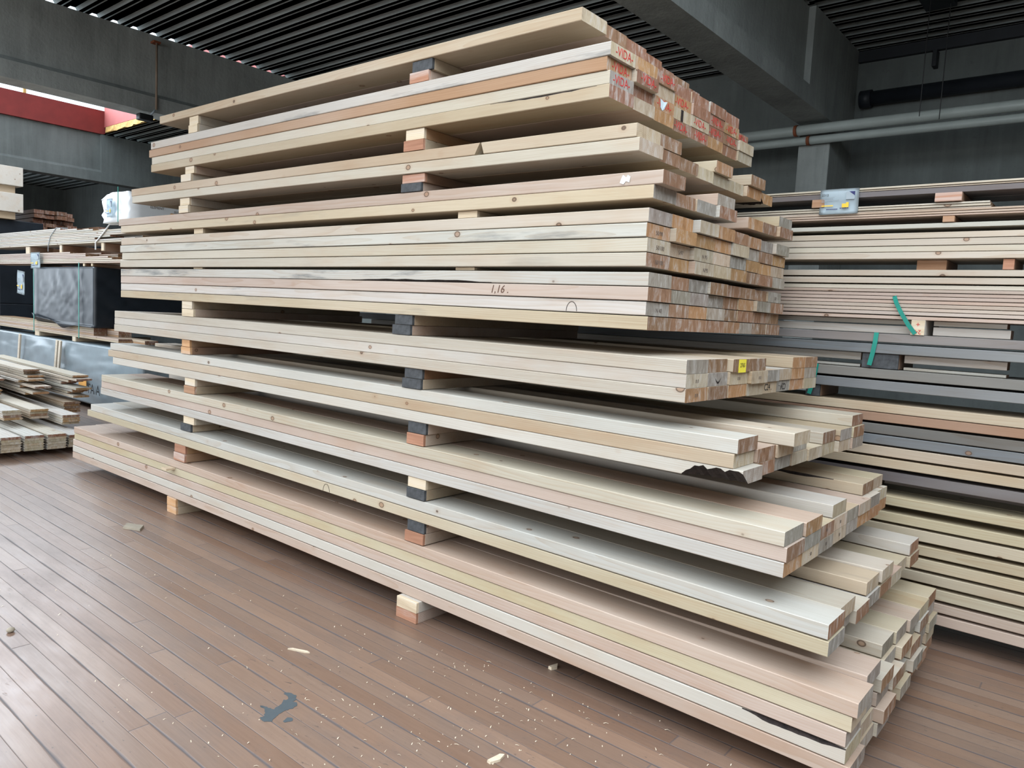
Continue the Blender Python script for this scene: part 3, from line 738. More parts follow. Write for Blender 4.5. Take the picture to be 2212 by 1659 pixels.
for k in range(7):
    for c2 in (0, 1):
        lboard(-12.6, xe2[k]+(0 if c2 == 0 else .5), YL+c2*.145, zt-.016, zt, random.choice(['pink', 'pale', 'rose']), f"thin pinkish board, {ordn(k+1)} layer down, {'front' if c2 == 0 else 'second'} row of bundle above black wrap", 'pinkish boards of the bundle above the black wrap')
    zt -= .0191
zp = zt
for k, (a, b_) in enumerate(((-10.75, -10.6), (-9.25, -9.15), (-9.02, -8.93))):
    bearer(a, b_-.05, YL+.01, YL+.9, 1.6205, zp, 'brown', f"brown bearer between pinkish bundle and black wrap, {ordn(k+1)} from far end", 'light', 'bearers of the far wrapped pile')

def wrapped(name, x0, x1, y0, y1, z0, z1, mat, label, seed, amp=.02, sag=None):
    """wrapped pack: boxy, with creases pulled towards its corners"""
    rnd = random.Random(seed)
    bm = bmesh.new()
    add_box(bm, x0, x1, y0, y1, z0, z1)
    bmesh.ops.subdivide_edges(bm, edges=bm.edges[:], cuts=34, use_grid_fill=True)
    ph = [rnd.random()*6 for _ in range(8)]
    for v in bm.verts:
        x, y, z = v.co
        fx = (x-x0)/(x1-x0); fz = (z-z0)/(z1-z0); fy = (y-y0)/(y1-y0)
        ex = min(1, 6*min(fx, 1-fx)) ; ez = min(1, 6*min(fz, 1-fz)); ey = min(1, 6*min(fy, 1-fy))
        A_ = Vector((fx*7+fz*2.2+ph[0], fz*1.1-fx*1.5, ph[1])); B_ = Vector((fx*17-fz*5+ph[2], fz*3+fx*4, ph[3]))
        n = 2.0*abs(noise.noise(A_))-.5+1.1*abs(noise.noise(B_))
        m_ = 2.0*abs(noise.noise(Vector((fy*4+fz*3, fz*2, ph[4]))))-.5+.8*noise.noise(Vector((fy*11-fz*6, fz*4, ph[5])))
        if abs(y-y0) < 1e-5: v.co.y -= amp*(n*.55)*ex*ez
        if abs(x-x1) < 1e-5: v.co.x += amp*m_*.5*ey*ez
        if abs(z-z1) < 1e-5: v.co.z += amp*.3*math.sin(12*fx+ph[6])*ey*ex - .01*(1-abs(2*fy-1))
        if sag and abs(z-z0) < 1e-5 and y < y0+.01:
            v.co.z += sag(fx); v.co.y -= .03
    for f in bm.faces: f.smooth = True
    bmesh.ops.recalc_face_normals(bm, faces=bm.faces[:])
    o = obj('cover', bm, mat)
    return o
bk = empty('wrapped_pack', (-10.2, YL, .9))
c_ = wrapped('cover', -10.78, -8.9, YL, YL+1.1, 0.935, 1.612, M['foil'], '', 4, .022, sag=lambda f: .10*(1-f)**2-.06*math.exp(-((f-.55)/.12)**2))
c_.parent = bk; c_.location = -bk.location
for k, xx in enumerate((-10.72, -9.28)):
    bm = bmesh.new(); add_box(bm, xx, xx+.018, YL-.028, YL-.024, .80, 1.66); s_ = obj('strap', bm, M['teal'], bk, (-bk.location.x, -bk.location.y, -bk.location.z))
zt = .93
tag(bk, 'timber pack under shiny black foil with teal straps', 'wrapped pack')
for k in range(6):
    for c2 in (0, 1):
        lboard(-12.6, (-9.0 if k < 4 else -8.35)+(0 if c2 == 0 else .3), YL+.03+c2*.145, zt-.021, zt, random.choice(['tan', 'pink', 'orange']), f"tan board, {ordn(k+1)} layer down, {'front' if c2 == 0 else 'second'} row just below black foil", 'tan boards below the black foil')
    zt -= .0214
for k, (a, b_) in enumerate(((-10.85, -10.65), (-9.62, -9.47))):
    bearer(a, b_-.05, YL+.03, YL+.9, .7465, zt, 'tan', f"tan bearer between black and grey foil packs, {ordn(k+1)} from far end", 'light', 'bearers of the far wrapped pile')
gk = empty('wrapped_pack', (-10.2, YL, .06))
c_ = wrapped('cover', -12.4, -7.75, YL+.02, YL+1.1, .06, .742, M['greyfoil'], '', 9, .035)
c_.parent = gk; c_.location = -gk.location
for k, (xx, dx) in enumerate(((-9.80, -.16), (-9.70, -.16), (-11.05, -.2))):
    bm = bmesh.new(); t_ = bmesh.new(); add_box(t_, -.028, .028, -.02, 0, 0, .48, .003)
    merge(bm, t_, 0, Matrix.Translation((xx+dx, YL-.035, .27)) @ Matrix.Rotation(.2, 4, 'Y'))
    s_ = obj('batten', bm, [M['wood']], gk, tuple(-c for c in gk.location)); s_.color = TONE['pale']; s_['stain'] = 0.0; s_['label'] = 'pale leaning batten'
tg_ = stamp('lettering', 'TA A', .16, M['ink_black'], gk, (-8.9+10.2, -.012, .18), 'front')
bm = bmesh.new(); add_box(bm, -9.32, -9.1, YL-.012, YL-.008, .26, .34); obj('orange_print', bm, M['orange_ink'], gk, tuple(-c for c in gk.location))
tag(gk, 'timber pack under pale grey foil behind loose floorboards', 'wrapped pack')
for k, xx in enumerate((-11.5, -9.9, -8.3)):
    bearer(xx, xx+.1, YL+.05, YL+1.0, 0, .0595, 'brown', f"floor bearer under grey foil pack, {ordn(k+1)} from far end", 'brown', 'bearers of the far wrapped pile')
# white-wrapped package on the upper bundle
wp = empty('wrapped_package', (-8.2, YL, 2.07))
bm = bmesh.new()
G = 18
def wpt(u, v_):
    # u along front then end face, v height
    if u <= .5:
        f = u/.5; x = -8.63+(.66)*f + .04*(1-f)*(v_-.5); y = YL-.02; top = 2.372+.012*math.sin(f*3); bot = 2.075
    else:
        f = (u-.5)/.5; x = -7.96; y = YL-.02+1.0*f; top = 2.372-.13*f; bot = 2.075+.01*f
    return x, y, top, bot
cols_ = []
for i in range(G+1):
    x, y, top, bot = wpt(i/G, .5)
    cols_.append([bm.verts.new((x+(.012*math.sin(7*i+3*k) if i <= G/2 else .0)+(-.05 if i == 0 and k > 5 else 0), y+.014*math.sin(5*i-4*k)*(1 if i <= G/2 else 0), bot+(top-bot)*k/7-(.05 if i == 0 and k == 7 else 0))) for k in range(8)])
for i in range(G):
    for k in range(7):
        f = bm.faces.new((cols_[i][k], cols_[i+1][k], cols_[i+1][k+1], cols_[i][k+1])); f.smooth = True
bk_ = bm.verts.new((-8.5, YL+1.0, 2.24)); bk2 = bm.verts.new((-8.5, YL+1.0, 2.085))
for i in range(G): bm.faces.new((cols_[i][7], cols_[i+1][7], bk_)); bm.faces.new((cols_[i+1][0], cols_[i][0], bk2))
bm.faces.new([cols_[0][k] for k in range(8)][::-1]+[bk2, bk_][::1]) if False else None
o_ = obj('wrap', bm, M['whitefoil'], wp, tuple(-c for c in wp.location))
bm = bmesh.new(); add_box(bm, -8.205, -8.195, YL-.045, YL-.04, 2.07, 2.43); obj('strap', bm, M['teal'], wp, tuple(-c for c in wp.location))
stamp('lettering', 'R', .12, M['greyprint'], wp, (-.27, -.045, .12), 'front', rotz=1.2)
for k, (yy, zz) in enumerate(((.25, .17), (.5, .15))):
    stamp('lettering', 'ELEMENT', .035, M['ink_grey'], wp, (.245, yy, zz), 'end')
bm = bmesh.new()
for (yy, zz) in ((.42, .12), (.72, .13)): add_box(bm, .243, .246, yy-.03, yy+.03, zz-.015, zz+.015)
obj('orange_print', bm, M['orange_ink'], wp)
tag(wp, 'white film-wrapped package with faint lettering and teal strap on whitish bundle', 'wrapped package')
sheet((-8.37, YL-.055, 2.315), .14, .19, 0, 'white paper sheet taped to white film-wrapped package', big=False)
sheet((-10.62, YL-.035, 1.792), .33, .20, 0, 'white paper sheet hanging over pinkish bundle above black foil', big=False)
sheet((-11.12, YL-.04, 1.56), .28, .30, .08, 'white paper sheet hanging beside teal strap on black foil', big=False)
# cords on the whitish bundle
def cord(pts, r, mat, label, cat='cord', name='cord'):
    cu = bpy.data.curves.new(name, 'CURVE'); cu.dimensions = '3D'; cu.bevel_depth = r; cu.bevel_resolution = 2
    sp = cu.splines.new('POLY'); sp.points.add(len(pts)-1)
    for k, p in enumerate(pts): sp.points[k].co = (*p, 1)
    cu.materials.append(mat)
    return tag(meshed(name, cu), label, cat)
cord([(-8.45, YL+.12, 2.075), (-8.5, YL-.005, 2.06), (-8.62, YL-.008, 1.99), (-8.85, YL-.008, 1.88), (-8.86, YL-.004, 1.8)], .008, M['whitestrap'], 'thick white cord slung across right half of whitish bundle')
cord([(-10.0, YL+.12, 2.085), (-10.02, YL-.004, 2.075), (-10.2, YL-.006, 1.98), (-10.27, YL-.006, 1.87), (-10.28, YL-.004, 1.8)], .004, M['greyprint'], 'thin grey cord around whitish bundle above paper sheet')

# brown stacks farther back
def far_pack(x, y, z0, z1, w, n, tone, label_base, group, ends=.35, L=2.6):
    h = (z1-z0)/n
    for k in range(n):
        yy = y
        cnt = 0
        while yy < y+w-.05:
            bw = .15
            o = board_mesh('far_board', L+R()*ends, bw-.006, h*.86, None, c=.001, step=4.0)
            o.location = (x-L-R()*.05, yy, z0+k*h); dress(o, tone, 'red')
            cnt += 1
            tag(o, f"{label_base}, {ordn(k+1)} layer up, {ordn(cnt)} from front", 'board', group)
            yy += bw
far_pack(-13.6, 4.25, 2.12, 2.60, .62, 7, 'brown', 'brown board in shadowy far stack', 'brown boards of the shadowy far stack')
far_pack(-13.2, 5.02, 2.12, 2.40, .32, 5, 'brown', 'brown board in low shadowy stack', 'brown boards of the low shadowy stack')
for k, (zz, hh) in enumerate(((0, .68), (.7, .68), (1.4, .70))):
    bm = bmesh.new(); add_box(bm, -16.4, -12.9, 4.3, 5.4, zz, zz+hh, .01)
    o = obj('timber_pack', bm, M['concrete_dark']); 
    o.data.materials[0] = M['foil']
    tag(o, f"dark wrapped timber pack under shadowy brown stacks, {ordn(k+1)} from floor", 'timber pack', 'dark wrapped packs under brown stacks')
# big beams stacked at the very edge
for k, (zz, hh) in enumerate(((2.44, .27), (2.82, .27))):
    bm = bmesh.new(); add_box(bm, -15.0, -12.72, 3.1, 3.88, zz, zz+hh, .006)
    o = obj('timber_beam', bm, [M['wood']]); o.color = TONE['white']; o['stain'] = 0.0
    tag(o, ('lower' if k == 0 else 'upper')+' of two pale stacked timbers at edge of dark bay', 'timber')
for k, zz in enumerate((2.34, 2.711)):
    bm = bmesh.new(); add_box(bm, -15.0, -12.8, 3.2, 3.80, zz, zz+(.098 if k == 0 else .107), .003)
    o = obj('wooden_bearer', bm, [M['wood']]); o.color = TONE['tan']; o['stain'] = 0.0
    tag(o, ('lower' if k == 0 else 'upper')+' tan spacer beneath pale stacked timbers at edge of dark bay', 'bearer')
for k, (zz, hh) in enumerate(((0, 1.1), (1.105, 1.23))):
    bm = bmesh.new(); add_box(bm, -15.2, -12.9, 3.62, 4.2, zz, zz+hh, .01)
    o = obj('timber_pack', bm, M['foil'])
    tag(o, ('lower' if k == 0 else 'upper')+' dark timber pack carrying pale stacked timbers', 'timber pack')

# ------------------------------------------------------------------ tongue and groove boards on the floor
def tg_mesh(L, w, t, mats):
    """profiled floorboard: grooves on top, tongue on the +y edge, groove on the -y edge"""
    bm = bmesh.new()
    g = .0022
    prof = [(0, 0), (w-.008, 0), (w-.008, t*.35), (w, t*.4), (w, t*.62), (w-.008, t*.67), (w-.008, t)]
    for k in (3, 2, 1):
        yc = (w-.008)*k/4
        prof += [(yc+.003, t), (yc, t-g), (yc-.003, t)]
    prof += [(0, t), (0, t*.66), (.006, t*.62), (.006, t*.4), (0, t*.36)]
    add_prism_x(bm, prof, 0, L, 0, 1)
    bmesh.ops.recalc_face_normals(bm, faces=bm.faces[:])
    return obj('tongue_and_groove_board', bm, mats)
TGM = [M['slat'], M['end']]
tgt = .0195
first = tg_mesh(2.6, .142, tgt, TGM)
used = [False]
def tg(x, y, z, rz, tone, end, label, group, ry=0.0):
    if not used[0]: o = first; used[0] = True
    else:
        o = first.copy(); link(o)
    o.location = (x-2.6*math.cos(rz)*math.cos(ry), y-2.6*math.sin(rz), z+2.6*math.sin(ry)); o.rotation_euler = (0, ry, rz)
    dress(o, tone, end); return tag(o, label, 'floorboard', group)
GR = 'tongue and groove boards lying on the floor'
for s, (x, y, n) in enumerate(((-6.62, 1.70, 6), (-6.62, 1.855, 6), (-6.61, 2.012, 6), (-6.60, 2.172, 6), (-6.62, 2.33, 5))):
    for k in range(n):
        tg(x+(R()-.5)*.012, y+(R()-.5)*.006, .052+k*.0202, (R()-.5)*.004, random.choice(['white', 'pale', 'white']), 'red' if k == n-1 else 'light',
           f"grooved floorboard, {ordn(k+1)} layer up in {ordn(s+1)} stack of front row on floor", GR)
for k, xx in enumerate((-6.95, -8.6)):
    bearer(xx, xx+.07, 1.69, 2.47, 0, .0515, 'brown', f"low bearer under front row of grooved floorboards, {ordn(k+1)} from near end", 'brown', 'bearers of the floorboard heap')
# second level, behind and above
SEC = [(-7.15, 2.02, 4, .225), (-7.15, 2.22, 4, .225), (-7.0, 2.42, 4, .18), (-7.55, 2.62, 5, .20)]
for s, (x, y, n, z) in enumerate(SEC):
    for k in range(n):
        tg(x+(R()-.5)*.02, y+(R()-.5)*.01, z+k*.0205, (R()-.5)*.01, random.choice(['white', 'pale', 'tan']), random.choice(['brown', 'orange', 'light']),
           f"grooved floorboard, {ordn(k+1)} layer up in {ordn(s+1)} stack of raised second row", GR)
    hh = z-.001
    bearer(x-.75, x-.66, y, y+.14, .178 if s in (0, 1) else .0, hh, 'tan', f"bearer under {ordn(s+1)} stack of raised second row of floorboards", 'light', 'bearers of the floorboard heap')
    bearer(x-2.3, x-2.2, y, y+.14, .178 if s in (0, 1) else .0, hh, 'tan', f"rear bearer under {ordn(s+1)} stack of raised second row of floorboards", 'light', 'bearers of the floorboard heap')
# loose heap on top
HEAP = []
for col, (x, y, z, n) in enumerate(((-7.55, 2.66, .345, 8), (-7.78, 2.40, .345, 9), (-8.02, 2.12, .345, 8))):
    for k in range(n):
        HEAP.append((x+random.uniform(-.28, .16), y+random.uniform(-.02, .03), z+k*.0268, random.uniform(-.03, .045)))
for k, (x, y, z, rz) in enumerate(sorted(HEAP, key=lambda q: q[2])):
    tg(x, y, z, rz, random.choice(['white', 'pale', 'pale']), random.choice(['red', 'brown', 'orange']), f"loose grooved floorboard, {ordn(k+1)} from bottom of slipped heap before grey foil pack", GR)
bearer(-9.98, -9.88, 1.9, 2.86, 0, .344, 'brown', 'tall block under far end of slipped floorboard heap', 'brown', 'bearers of the floorboard heap')
bearer(-9.0, -8.9, 1.95, 2.86, .312, .344, 'brown', 'bearer under near end of slipped floorboard heap', 'brown', 'bearers of the floorboard heap')

# ------------------------------------------------------------------ the hall
bm = bmesh.new(); add_box(bm, -22, 9, -9, 10, -.2, 0); struct(obj('floor', bm, M['floor']), 'worn brown plank floor')
YW = 7.66; ZC = 3.985; ZS = 3.2
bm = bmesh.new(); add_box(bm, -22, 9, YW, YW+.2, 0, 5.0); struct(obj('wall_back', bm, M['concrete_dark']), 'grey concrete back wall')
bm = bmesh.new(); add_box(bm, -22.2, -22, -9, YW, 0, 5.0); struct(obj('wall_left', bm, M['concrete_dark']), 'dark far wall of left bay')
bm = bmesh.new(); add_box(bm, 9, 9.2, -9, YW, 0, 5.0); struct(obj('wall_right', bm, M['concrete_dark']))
bm = bmesh.new()   # front wall behind the camera with a wide opening
add_box(bm, -22, -12, -9.2, -9, 0, 5); add_box(bm, 4, 9, -9.2, -9, 0, 5); add_box(bm, -12, 4, -9.2, -9, 3.6, 5); add_box(bm, -12, 4, -9.2, -9, 0, .4)
struct(obj('wall_front', bm, M['concrete_dark']))

def i_beam(name, xr, y0, y1, ye, w=.281, rec=.055, mat=None):
    """precast beam along Y: full block beyond ye, I-section before it"""
    bm = bmesh.new()
    xl = xr-w
    p = [(xl, ZS), (xr, ZS), (xr, ZS+.155), (xr-rec, ZS+.20), (xr-rec, ZC-.15), (xr-rec, ZC-.001), (xl+rec, ZC-.001), (xl+rec, ZS+.20), (xl, ZS+.155)]
    a = [bm.verts.new((x, y0, z)) for x, z in p]; b_ = [bm.verts.new((x, ye, z)) for x, z in p]
    n = len(p)
    for i in range(n): bm.faces.new((a[i], a[(i+1) % n], b_[(i+1) % n], b_[i]))
    bm.faces.new(a); bm.faces.new(b_)
    add_box(bm, xl, xr, ye, y1, ZS, ZC-.001)
    bmesh.ops.recalc_face_normals(bm, faces=bm.faces[:])
    return obj(name, bm, mat or M['concrete'])
struct(i_beam('concrete_beam', -2.267, -9, YW-.001, 6.39), 'concrete roof beam above near end of big pile')
struct(i_beam('concrete_beam', -7.948, -9, YW-.001, 7.2), 'concrete roof beam with vertical pipe, left of big pile')
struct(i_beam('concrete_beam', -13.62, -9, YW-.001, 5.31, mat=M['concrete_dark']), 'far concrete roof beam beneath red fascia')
struct(i_beam('concrete_beam', 3.4, -9, YW-.001, 6.39), 'concrete roof beam out at right')
for xr in (-2.267, -7.948, -13.62, 3.4):
    bm = bmesh.new(); add_box(bm, xr-.281, xr, 7.03, YW-.001, 0, ZS-.001, .01); struct(obj('concrete_column', bm, M['concrete']), 'concrete column carrying roof beam')

# corrugated roof sheets running along X between the beams
def corrugated(name, x0, x1, y0, y1, z):
    bm = bmesh.new()
    per = .19; prof = []
    y = y0
    while y < y1:
        prof += [(y, z), (y+.035, z), (y+.040, z+.008), (y+.048, z+.008), (y+.053, z), (y+.098, z), (y+.118, z+.030), (y+.170, z+.030)]
        y += per
    a = [bm.verts.new((x0, yy, zz)) for yy, zz in prof]; b_ = [bm.verts.new((x1, yy, zz)) for yy, zz in prof]
    for i in range(len(prof)-1): bm.faces.new((a[i], a[i+1], b_[i+1], b_[i]))
    bmesh.ops.solidify(bm, geom=bm.faces[:], thickness=-.002)
    bmesh.ops.recalc_face_normals(bm, faces=bm.faces[:])
    return struct(obj(name, bm, M['metal']), 'corrugated metal roof sheet')
corrugated('ceiling', -8.03, -2.27, 1.2, YW, ZC)
corrugated('ceiling', -2.30, 3.4, 3.2, YW, ZC)
corrugated('ceiling', -13.62, -8.3, 5.33, YW, ZC)
corrugated('ceiling', -22, -13.8, -9, YW, ZC)
corrugated('ceiling', 3.4, 9, -9, YW, ZC)
# roof decks over the sheets, leaving the rooflights open
bm = bmesh.new()
add_box(bm, -7.9, 3.5, 3.25, YW, ZC+.06, ZC+.2); add_box(bm, -7.9, -2.3, 1.25, 3.25, ZC+.06, ZC+.2); add_box(bm, -13.5, -8.35, 5.42, YW, ZC+.2, ZC+.3)
add_box(bm, -22, -13.75, -9, YW, ZC+.06, ZC+.2); add_box(bm, 3.5, 9, -9, YW, ZC+.06, ZC+.2)
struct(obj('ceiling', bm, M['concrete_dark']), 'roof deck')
# rooflight upstands: red fascia along the far beam, pinkish end board, torn yellow insulation edge
bm = bmesh.new(); add_box(bm, -13.66, -13.60, -9, 5.36, ZC, 4.365); struct(obj('trim_1', bm, M['red']), 'dark red fascia board of rooflight')
bm = bmesh.new(); add_box(bm, -13.60, -8.3, 5.345, 5.40, 4.10, 4.9); struct(obj('trim_2', bm, plain('pink_fascia', lin(168, 92, 88), .7, 0, .1)), 'red end board of rooflight')
bm = bmesh.new()
rnd = random.Random(5)
k0 = 60
prev = None
for k in range(k0+1):
    x = -13.52+(5.1)*k/k0
    d = .03*rnd.random()
    row = [bm.verts.new((x, 5.31+d, ZC+.004+.02*rnd.random())), bm.verts.new((x, 5.335, ZC+.105)), bm.verts.new((x, 5.40, ZC+.105)), bm.verts.new((x, 5.40, ZC+.004))]
    if prev:
        for i in range(4): bm.faces.new((prev[i], prev[(i+1) % 4], row[(i+1) % 4], row[i]))
    prev = row
bmesh.ops.recalc_face_normals(bm, faces=bm.faces[:])
struct(obj('trim_3', bm, M['foam']), 'torn yellow insulation edge of rooflight')
# window posts above the red fascia
for k, yy in enumerate((4.18, 2.6, 1.0, -.6, -2.2, -3.8)):
    bm = bmesh.new(); add_box(bm, -13.655, -13.605, yy-.02, yy+.02, 4.365, 6.34); struct(obj('window_%d' % (k+1), bm, M['foam']), 'rooflight glazing post')
bm = bmesh.new(); add_box(bm, -13.66, -13.6, -9, 5.36, 6.34, 6.5); struct(obj('trim_4', bm, M['red']))
bm = bmesh.new(); add_box(bm, -8.34, -8.29, -9, 5.36, ZC+.32, 4.6); struct(obj('trim_5', bm, M['red']))

# pipes along the back wall
def pipe(name, y, z, r, x0, x1, ring_x, label):
    root = empty(name, (x0, y, z))
    bm = bmesh.new(); add_cyl(bm, (0, 0, 0), (x1-x0, 0, 0), r, 20); obj('tube', bm, M['pipe'], root)
    bm = bmesh.new(); add_cyl(bm, (ring_x-x0-.014, 0, 0), (ring_x-x0+.014, 0, 0), r+.006, 20); q = obj('clamp', bm, M['rust'], root); q['label'] = 'rusty pipe clamp'
    bm = bmesh.new(); add_cyl(bm, (1.0, 0, 0), (1.0, YW-y-.001, 0), .01, 8); add_cyl(bm, (6, 0, 0), (6, YW-y-.001, 0), .01, 8); obj('bracket', bm, M['rust'], root)
    return tag(root, label, 'pipe', 'grey pipes along the back wall')
pipe('pipe', 6.92, 3.124, .044, -6.5, 6.5, -2.54, 'upper grey pipe running along concrete wall with rusty clamp')
pipe('pipe', 6.975, 3.040, .036, -6.5, 6.5, -2.44, 'lower grey pipe running along concrete wall with rusty clamp')
root = empty('drain_pipe', (-2.2, 7.58, 3.515))
bm = bmesh.new(); add_cyl(bm, (0, 0, 0), (8, 0, 0), .066, 18); obj('tube', bm, M['darkpipe'], root)
bm = bmesh.new(); add_cyl(bm, (0, 0, 0), (.1, 0, 0), .08, 18); obj('socket', bm, M['darkpipe'], root)
tag(root, 'dark drain pipe with socket high on concrete wall', 'pipe')
bm = bmesh.new(); add_box(bm, -2.26, 8.9, YW-.05, YW-.001, ZC-.11, ZC-.012); struct(obj('trim_6', bm, M['darkpipe']), 'dark strip under roof sheets')
for k, (xx, yy) in enumerate(((-1.47, 6.62), (-1.36, 6.78))):
    cord([(xx, yy, ZC-.002), (xx, yy, 3.05)], .0035, M['wire'], ('front' if k == 0 else 'rear')+' thin hanger rod dropping from roof sheets to grey pipes', 'rod', 'hanger_rod')
bm = bmesh.new(); add_box(bm, -1.55, -1.33, 6.55, 6.86, ZC-.05, ZC-.0015, .004)
tag(obj('hanger_plate', bm, M['darkpipe']), 'dark hanger plate under corrugated roof holding thin rods', 'bracket')
bm = bmesh.new(); add_box(bm, -1.62, -1.585, 7.55, 7.655, 3.72, 3.86, .004)
tag(obj('wall_bracket', bm, M['darkpipe']), 'small dark bracket on concrete wall above drain pipe', 'bracket')
# conduit and floodlight on the left beam
root = empty('conduit', (-7.948, 3.62, 3.2))
bm = bmesh.new(); add_cyl(bm, (.014, 0, .03), (.014, 0, .70), .011, 12); obj('tube', bm, plain('brown_tube', lin(128, 112, 96), .6), root)
bm = bmesh.new(); add_box(bm, -.05, .03, -.035, .035, .69, .71); obj('clamp', bm, M['rust'], root)
tag(root, 'brown vertical conduit on concrete beam left of big pile', 'conduit')
root = empty('floodlight', (-7.93, 3.53, 3.13))
bm = bmesh.new(); add_box(bm, -.06, .03, -.09, .05, -.035, .03, .012); obj('housing', bm, M['black'], root)
bm = bmesh.new(); add_cyl(bm, (.0, .03, .03), (.014, .07, .09), .01, 10); obj('arm', bm, M['greyprint'], root)
tag(root, 'small black floodlight at foot of conduit under concrete beam', 'lamp')

# ------------------------------------------------------------------ litter on the floor
def flat_poly(name, pts, h, mat, loc, label, cat):
    bm = bmesh.new()
    a = [bm.verts.new((x, y, .0004)) for x, y in pts]; b_ = [bm.verts.new((x*.97, y*.97, h)) for x, y in pts]
    bm.faces.new(a[::-1]); bm.faces.new(b_)
    for i in range(len(pts)): bm.faces.new((a[i], a[(i+1) % len(pts)], b_[(i+1) % len(pts)], b_[i]))
    bmesh.ops.recalc_face_normals(bm, faces=bm.faces[:])
    o = obj(name, bm, mat, None, loc); return tag(o, label, cat)
flat_poly('wood_chip', [(-.085, .0), (-.02, -.05), (.085, .0), (.02, .05)], .012, M['chipgrey'], (-4.27, 1.84, 0), 'flat grey wood offcut lying on floor before floor bearer', 'offcut')
flat_poly('splinter', [(-.04, -.012), (.03, .016), (.045, .03), (.03, .03), (-.03, .004)], .006, M['chip'], (-2.33, 1.61, 0), 'long pale splinter lying on floor near dried paint', 'splinter')
flat_poly('wood_peel', [(-.014, -.03), (.0, -.032), (.012, .0), (.004, .03), (-.008, .022)], .008, M['chip'], (-1.33, 1.63, 0), 'pale curled wood peel on floor at bottom of scene', 'splinter')
flat_poly('wood_peel', [(-.012, -.018), (.004, -.02), (.014, .004), (.0, .026)], .012, M['chip'], (-1.56, 2.22, 0), 'whitish wood peel standing out in shadow under big pile', 'splinter')
bm = bmesh.new(); bmesh.ops.create_icosphere(bm, subdivisions=2, radius=.014)
for v in bm.verts: v.co = Vector((v.co.x*1.2, v.co.y, v.co.z*.7)) * (1+.2*math.sin(v.co.x*200))
tag(obj('pebble', bm, M['chipgrey'], None, (-3.22, .927, .0095), True), 'small brown pebble on pale glossy floor', 'pebble')
PNT = [(-2.017, 1.262), (-1.992, 1.264), (-1.97, 1.279), (-1.985, 1.30), (-1.993, 1.318), (-2.0, 1.345), (-1.995, 1.37), (-2.0, 1.39), (-2.012, 1.399), (-2.03, 1.397), (-2.032, 1.41), (-2.05, 1.424), (-2.075, 1.425), (-2.098, 1.41), (-2.093, 1.402), (-2.07, 1.405), (-2.055, 1.392),
       (-2.06, 1.378), (-2.045, 1.362), (-2.04, 1.34), (-2.03, 1.325), (-2.05, 1.318), (-2.075, 1.312), (-2.085, 1.305), (-2.055, 1.303), (-2.035, 1.295), (-2.02, 1.28)]
cx, cy = -2.035, 1.34
bm = bmesh.new()
fine = []
rnd = random.Random(8)
for k in range(len(PNT)):
    p, q = PNT[k], PNT[(k+1) % len(PNT)]
    for s in range(3):
        f = s/3; fine.append((p[0]+(q[0]-p[0])*f-cx+(rnd.random()-.5)*.006, p[1]+(q[1]-p[1])*f-cy+(rnd.random()-.5)*.006))
vs = [bm.verts.new((x, y, .0009)) for x, y in fine]; bm.faces.new(vs)
blob = [(.09+.012*math.cos(a)*(1+.3*math.sin(3*a)), -.02+.016*math.sin(a)) for a in [2*PI*k/14 for k in range(14)]]
bm.faces.new([bm.verts.new((x, y, .0009)) for x, y in blob])
for f in bm.faces:
    if f.normal.z < 0: f.normal_flip()
ex = bmesh.ops.extrude_face_region(bm, geom=bm.faces[:])
for v in [g for g in ex['geom'] if isinstance(g, bmesh.types.BMVert)]: v.co.z = .0003
bmesh.ops.recalc_face_normals(bm, faces=bm.faces[:])
tag(obj('paint_spill', bm, M['paint'], None, (cx, cy, 0)), 'dried grey-blue paint spill on brown floor', 'paint spill')
# scattered shavings: nobody could count them
bm = bmesh.new()
rnd = random.Random(21)
for k in range(300):
    if k < 230: x = rnd.gauss(-1.55, .42); y = 1.15+rnd.random()*1.0+.2*(x+1.5)
    else: x = -3.9+rnd.random()*2.2; y = .9+rnd.random()*1.0
    if y > 2.1 and rnd.random() < .6: continue
    a = rnd.random()*PI; l = .0025+.008*rnd.random()**3; w = .0008+.001*rnd.random(); z = .001+.003*rnd.random()
    d = Vector((math.cos(a), math.sin(a), 0)); s = Vector((-d.y, d.x, 0))
    c0 = Vector((x, y, .0004))
    v = [bm.verts.new(c0-d*l-s*w), bm.verts.new(c0-d*l+s*w), bm.verts.new(c0+s*w+Vector((0, 0, z))), bm.verts.new(c0-s*w+Vector((0, 0, z))), bm.verts.new(c0+d*l+s*w*.5), bm.verts.new(c0+d*l-s*w*.5)]
    bm.faces.new((v[0], v[3], v[2], v[1])); bm.faces.new((v[3], v[5], v[4], v[2]))
bmesh.ops.recalc_face_normals(bm, faces=bm.faces[:])
for f in bm.faces:
    if f.normal.z < 0: f.normal_flip()
sh = obj('wood_shavings', bm, M['chip']); sh['kind'] = 'stuff'
tag(sh, 'fine wood shavings scattered over the brown plank floor', 'shavings')

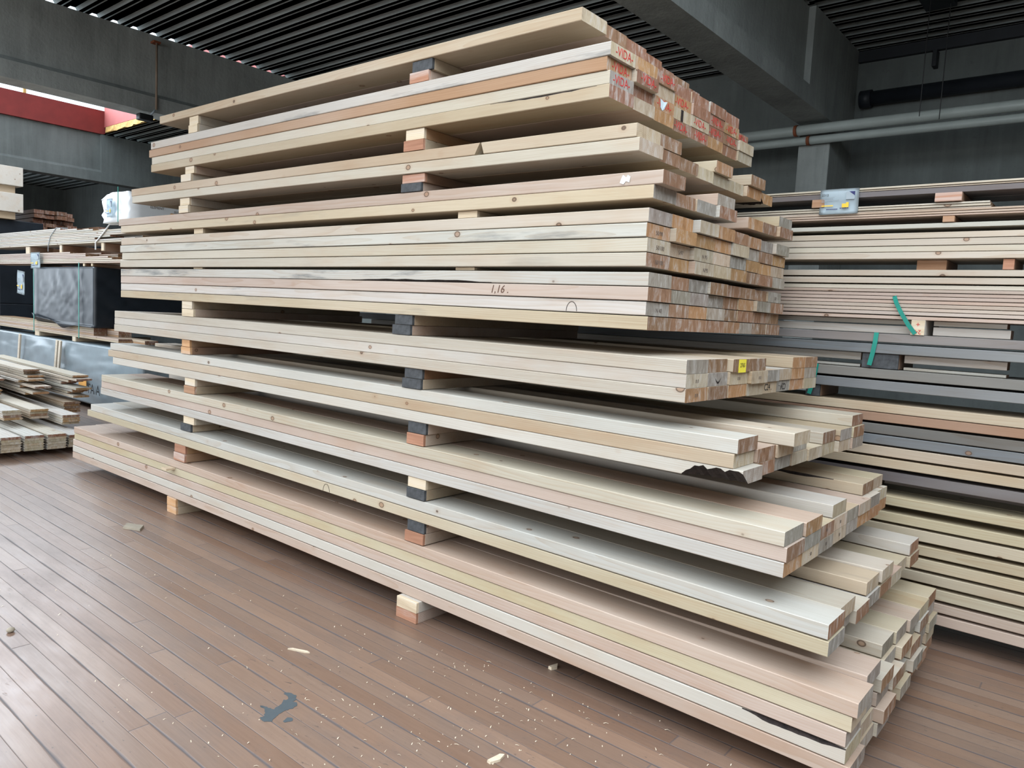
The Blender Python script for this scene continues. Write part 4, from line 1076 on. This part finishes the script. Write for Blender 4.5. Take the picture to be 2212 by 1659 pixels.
# ------------------------------------------------------------------ daylight, plus an added left fill
wd = bpy.data.worlds.new('World'); S.world = wd; wd.use_nodes = True
bg = wd.node_tree.nodes['Background']; bg.inputs[0].default_value = (.80, .90, 1.0, 1); bg.inputs[1].default_value = 2.0
def area(name, loc, rot, sx, sy, power, col=(1, 1, 1)):
    l = bpy.data.lights.new(name, 'AREA'); l.shape = 'RECTANGLE'; l.size = sx; l.size_y = sy; l.energy = power; l.color = col
    o = link(bpy.data.objects.new(name, l)); o.location = loc; o.rotation_euler = rot; return o
area('rooflight_far', (-10.45, -1.4, 4.7), (0, 0, 0), 3.8, 12.6, 300, (.84, .92, 1))
area('rooflight_mid', (-5.1, -3.6, 4.3), (0, 0, 0), 5.2, 5.2, 110, (.92, .96, 1))
area('rooflight_near', (.6, -1.2, 4.3), (0, 0, 0), 5.2, 7.6, 520, (.86, .93, 1))
area('gate_daylight', (-5.0, -8.9, 2.0), (PI/2, 0, 0), 14, 3.0, 430, (1, .99, .97))
area('window_daylight', (-21.8, -1.5, 2.0), (0, -PI/2, 0), 2.6, 11.0, 420, (.80, .90, 1))  # added fill at the windowless left wall, for floor glare and bluish left ends
area('lantern_glazing', (-13.72, -1.9, 5.35), (0, -PI/2, 0), 1.95, 14.0, 1150, (.78, .89, 1))

# ------------------------------------------------------------------ camera
cam = bpy.data.cameras.new('camera'); co = link(bpy.data.objects.new('camera', cam))
yaw, pit, rol = (math.radians(a) for a in (39.62828148, 5.25208138, 3.04355772))
cyw, syw, cp, sp_, cr, sr = math.cos(yaw), math.sin(yaw), math.cos(pit), math.sin(pit), math.cos(rol), math.sin(rol)
Wm = Matrix(((cyw, syw, 0), (0, 0, -1), (-syw, cyw, 0)))
Rm = Matrix(((cr, -sr, 0), (sr, cr, 0), (0, 0, 1))) @ Matrix(((1, 0, 0), (0, cp, -sp_), (0, sp_, cp))) @ Wm
Bm = Matrix((Rm[0], -Rm[1], -Rm[2])).transposed()      # columns: camera right, up, back in world space
co.matrix_world = Matrix.Translation((0, 0, 1.32)) @ Bm.to_4x4()
cam.sensor_fit = 'HORIZONTAL'; cam.sensor_width = 36; cam.lens = 1605.4745/2212*36
cam.clip_start = .05; cam.clip_end = 100
S.camera = co
S.view_settings.view_transform = 'Standard'; S.view_settings.look = 'None'; S.view_settings.gamma = 1
S.view_settings.use_curve_mapping = False
S.view_settings.exposure = 0.0
try:
    S.cycles.use_denoising = True
    S.cycles.max_bounces = 10; S.cycles.diffuse_bounces = 6
except Exception: pass
